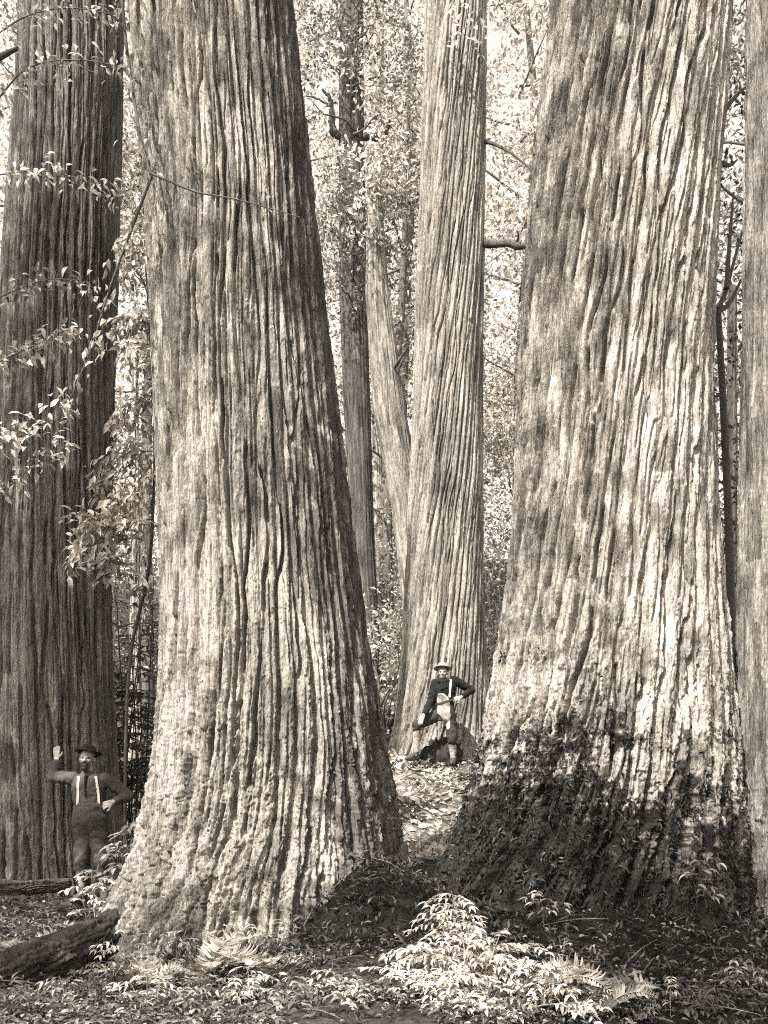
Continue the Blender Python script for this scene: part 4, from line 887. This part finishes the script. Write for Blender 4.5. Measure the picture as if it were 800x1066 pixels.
mb = MB(); ellipsoid(mb, H(0, -.062, -.10), (.036, .034, .042), Rm); ellipsoid(mb, H(0, -.05, -.125), (.022, .022, .032), Rm); capsule(mb, H(-.034, -.086, -.054), .010, H(.034, -.086, -.054), .010); capsule(mb, H(-.014, -.095, -.046), .010, H(.014, -.095, -.046), .010); ellipsoid(mb, H(0, -.080, -.075), (.032, .022, .026), Rm)
for s in (-1, 1): capsule(mb, H(s*.034, -.082, -.055), .009, H(s*.03, -.062, -.09), .014)
fuse('beard', mb, .005, M['hair'], m1, 2, folds(.003, 60, 6))

# ---- the man on the mound, one foot forward, hand on hip
Y2 = 16.55; x2, _, _z2 = at(462, 796, Y2); z2 = _z2
m2 = empty('person', (x2, Y2, z2), 'man in pale round hat and knee breeches on the mound, hand on hip, knee raised', 'man')
hc = (-.02, -.04, 1.515); Rm = rotm(-.08, -.04, -.02)
sl, sr = (-.135, -.02, 1.345), (.175, .0, 1.395); el, er = (-.215, -.07, 1.035), (.475, .10, 1.235); wl_, wr_ = (-.345, -.27, .80), (.285, -.08, 1.105)
hl, hr = (-.075, .0, .83), (.095, .0, .83); kl, kr = (-.44, -.17, .655), (.135, -.05, .44); al, ar = (-.455, -.11, .20), (.165, .0, .09)
mb = MB(); loft(mb, [(.012, 0, .76, .145, .105), (.012, 0, .86, .155, .115), (.01, 0, 1.0, .140, .105), (.015, 0, 1.12, .150, .112), (.018, 0, 1.26, .160, .115), (.012, 0, 1.35, .14, .092), (-.005, -.01, 1.40, .072, .066)])
capsule(mb, (0, 0, 1.37), .055, (-.015, -.02, 1.45), .052); H = head(mb, hc, Rm)
for a, b, c in ((sl, el, wl_), (sr, er, wr_)): capsule(mb, a, .056, b, .042); capsule(mb, b, .042, c, .028)
hand(mb, wl_, (-.35, -.35, -.75), (-.3, -.8, .35), 1.1, .45, 1.); hand(mb, wr_, (-.95, -.1, -.3), (.1, -1, .3), 1.1, .7, -1.)
for h_, k_, a_ in ((hl, kl, al), (hr, kr, ar)): capsule(mb, h_, .083, k_, .056); capsule(mb, k_, .056, a_, .037); capsule(mb, a_, .028, (a_[0]-.01, a_[1]-.05, a_[2]-.05), .018)
fuse('body', mb, .0055, M['skin'], m2, 3, face_fn(hc, Rm)); eyes(m2, hc, Rm)
mb = MB(); loft(mb, [(.012, 0, .98, .158, .122), (.012, 0, 1.05, .160, .124), (.016, 0, 1.14, .172, .130), (.018, 0, 1.26, .178, .128), (.012, 0, 1.35, .155, .102), (-.004, -.005, 1.405, .078, .072), (-.008, -.01, 1.435, .064, .062)])
for a, b, c in ((sl, el, wl_), (sr, er, wr_)): capsule(mb, a, .074, b, .064); capsule(mb, b, .064, np.array(b)*.22+np.array(c)*.78, .048)
jk = fuse('jacket', mb, .010, M['black_wool'], m2, 4, folds(.012, 11, 7))
mb = MB(); loft(mb, [(.012, 0, .72, .165, .12), (.012, 0, .82, .182, .135), (.012, 0, .92, .172, .13), (.012, 0, 1.02, .158, .124)])
for h_, k_ in ((hl, kl), (hr, kr)): capsule(mb, h_, .105, k_, .082)
capsule(mb, kl, .082, (kl[0]-.005, kl[1]+.01, kl[2]-.07), .068); capsule(mb, kr, .082, (kr[0], kr[1], kr[2]-.05), .070)
br2 = fuse('breeches', mb, .011, M['trousers'], m2, 4, folds(.013, 9, 8))
for k_, a_ in ((kl, al), (kr, ar)):
    mb = MB(); capsule(mb, (k_[0], k_[1], k_[2]-.05), .062, ((k_[0]+a_[0])/2, (k_[1]+a_[1])/2+.02, (k_[2]+a_[2])/2), .064); capsule(mb, ((k_[0]+a_[0])/2, (k_[1]+a_[1])/2+.02, (k_[2]+a_[2])/2), .064, a_, .046); fuse('sock', mb, .009, M['sock'], m2, 3, folds(.004, 30, 9))
for a_, t_ in ((al, (-.62, -.24, .10)), (ar, (.12, -.20, .03))):
    mb = MB(); boot(mb, (a_[0], a_[1], a_[2]-.02), t_); fuse('boot', mb, .009, M['boot'], m2, 3)
bv = bvh_of(jk)
t = np.linspace(0, 1, 22); ribbon('brace', bv, np.stack([.115-.025*t, 1.405-.30*t], -1), .030, M['strap'], m2, .006, .006)
# front view of jacket and breeches together carries the pale cloth at the belt
both = MB()
for o_ in (jk, br2):
    me = o_.data; V = np.empty(len(me.vertices)*3, np.float32); me.vertices.foreach_get('co', V); f = np.array([p.vertices[:] for p in me.polygons if len(p.vertices) == 4]); both.add(V.reshape(-1, 3), f)
bv = BVHTree.FromPolygons(np.vstack(both.V).tolist(), np.vstack(both.F4).tolist())
patch('pale_apron', bv, [(1.17, -.09, -.02), (1.13, -.105, .05), (1.06, -.115, .09), (.95, -.105, .105), (.86, -.115, .10), (.80, -.06, .11), (.72, .0, .10), (.64, .035, .105), (.56, .05, .075)], M['cloth_pale'], m2, .012, 3)
ribbon('belt', bv, np.stack([np.linspace(-.16, .17, 22), 1.03+.05*np.linspace(-1, 1, 22)], -1), .03, M['boot'], m2, .008, .022)
mb = MB(); capsule(mb, (-.07, -.08, 1.37), .038, (.06, -.08, 1.385), .036); capsule(mb, (-.02, -.10, 1.36), .038, (-.03, -.13, 1.24), .030); capsule(mb, (.0, -.10, 1.36), .035, (.03, -.13, 1.26), .028); fuse('neckerchief', mb, .008, M['black_wool'], m2, 2, folds(.006, 30, 4))
hat(m2, H(0, .02, .078), rotm(-.1, -.30, -.04), M['felt_pale'], .145, .095, .012)
mb = MB(); ellipsoid(mb, H(0, .032, .008), (.080, .084, .074), Rm); fuse('hair', mb, .008, M['hair'], m2, 2, folds(.004, 40, 5))
# ------------------------------------------------------------------ forest air
HAZE = True
if HAZE:
    mb = MB(); lo = np.array([-118., -58, -3]); hi = np.array([118., 100, 46])
    V = np.array([[x, y, z] for z in (lo[2], hi[2]) for y in (lo[1], hi[1]) for x in (lo[0], hi[0])])
    mb.add(V, [[0, 2, 3, 1], [4, 5, 7, 6], [0, 1, 5, 4], [2, 6, 7, 3], [0, 4, 6, 2], [1, 3, 7, 5]])
    m = bpy.data.materials.new('haze'); m.use_nodes = True; nt = m.node_tree; nt.nodes.clear()
    v = nd(nt, 'ShaderNodeVolumePrincipled'); v.inputs['Color'].default_value = (1, .96, .88, 1); v.inputs['Density'].default_value = .0004; v.inputs['Anisotropy'].default_value = .2
    ou = nd(nt, 'ShaderNodeOutputMaterial'); nt.links.new(v.outputs[0], ou.inputs['Volume'])
    tag(mb.build('haze', m, None, False), 'thin bright haze of forest air', 'haze', None, 'stuff')
# ------------------------------------------------------------------ light, sky, camera
SUN_AZ, SUN_EL = R(33), R(55)
S = Vector((-math.sin(SUN_AZ)*math.cos(SUN_EL), -math.cos(SUN_AZ)*math.cos(SUN_EL), math.sin(SUN_EL)))
sun = bpy.data.lights.new('sun', 'SUN'); sun.energy = 5; sun.angle = R(.5); sun.color = (1, .965, .91)
so = bpy.data.objects.new('sun', sun); COL.objects.link(so); so.rotation_euler = S.to_track_quat('Z', 'Y').to_euler(); so.location = S*40
w = bpy.data.worlds.new('World'); scene.world = w; w.use_nodes = True; nt = w.node_tree
bg = nt.nodes['Background']; bg.inputs['Strength'].default_value = .05
sk = nd(nt, 'ShaderNodeTexSky'); sk.sky_type = 'NISHITA'; sk.sun_disc = False
sk.sun_elevation = SUN_EL; sk.sun_rotation = math.atan2(S.x, S.y); sk.dust_density = 6.0; sk.air_density = 1.5
bw = nd(nt, 'ShaderNodeRGBToBW'); nt.links.new(sk.outputs[0], bw.inputs[0])
hz = nd(nt, 'ShaderNodeTexCoord'); sx = nd(nt, 'ShaderNodeSeparateXYZ'); nt.links.new(hz.outputs['Generated'], sx.inputs[0])
mr = nd(nt, 'ShaderNodeMapRange'); mr.inputs['From Min'].default_value = .6; mr.inputs['From Max'].default_value = .95; mr.inputs['To Min'].default_value = 3.2; mr.inputs['To Max'].default_value = .8
nt.links.new(sx.outputs['Z'], mr.inputs['Value']); mu = nd(nt, 'ShaderNodeMath', operation='MULTIPLY'); nt.links.new(bw.outputs[0], mu.inputs[0]); nt.links.new(mr.outputs[0], mu.inputs[1]); bw = mu
nt.links.new(mixc(nt, 1., bw.outputs[0], (1.04, .98, .895, 1), 'MULTIPLY'), bg.inputs['Color'])
cam = bpy.data.cameras.new('camera'); cam.sensor_fit = 'HORIZONTAL'; cam.sensor_width = 36; cam.lens = 36*FPX/800
cam.shift_y = (HORY-533)/800; cam.clip_end = 1000; cam.clip_start = .05
cobj = bpy.data.objects.new('camera', cam); COL.objects.link(cobj); cobj.location = (0, 0, CAMZ); cobj.rotation_euler = (R(90), 0, 0)
scene.camera = cobj
scene.view_settings.view_transform = 'Standard'; scene.view_settings.look = 'None'
scene.view_settings.exposure = 1.68; scene.view_settings.gamma = 1
scene.cycles.max_bounces = 5; scene.cycles.diffuse_bounces = 3; scene.cycles.transmission_bounces = 3; scene.cycles.transparent_max_bounces = 4
scene.cycles.use_denoising = False
scene.cycles.filter_width = 1.1; scene.cycles.sample_clamp_indirect = 4
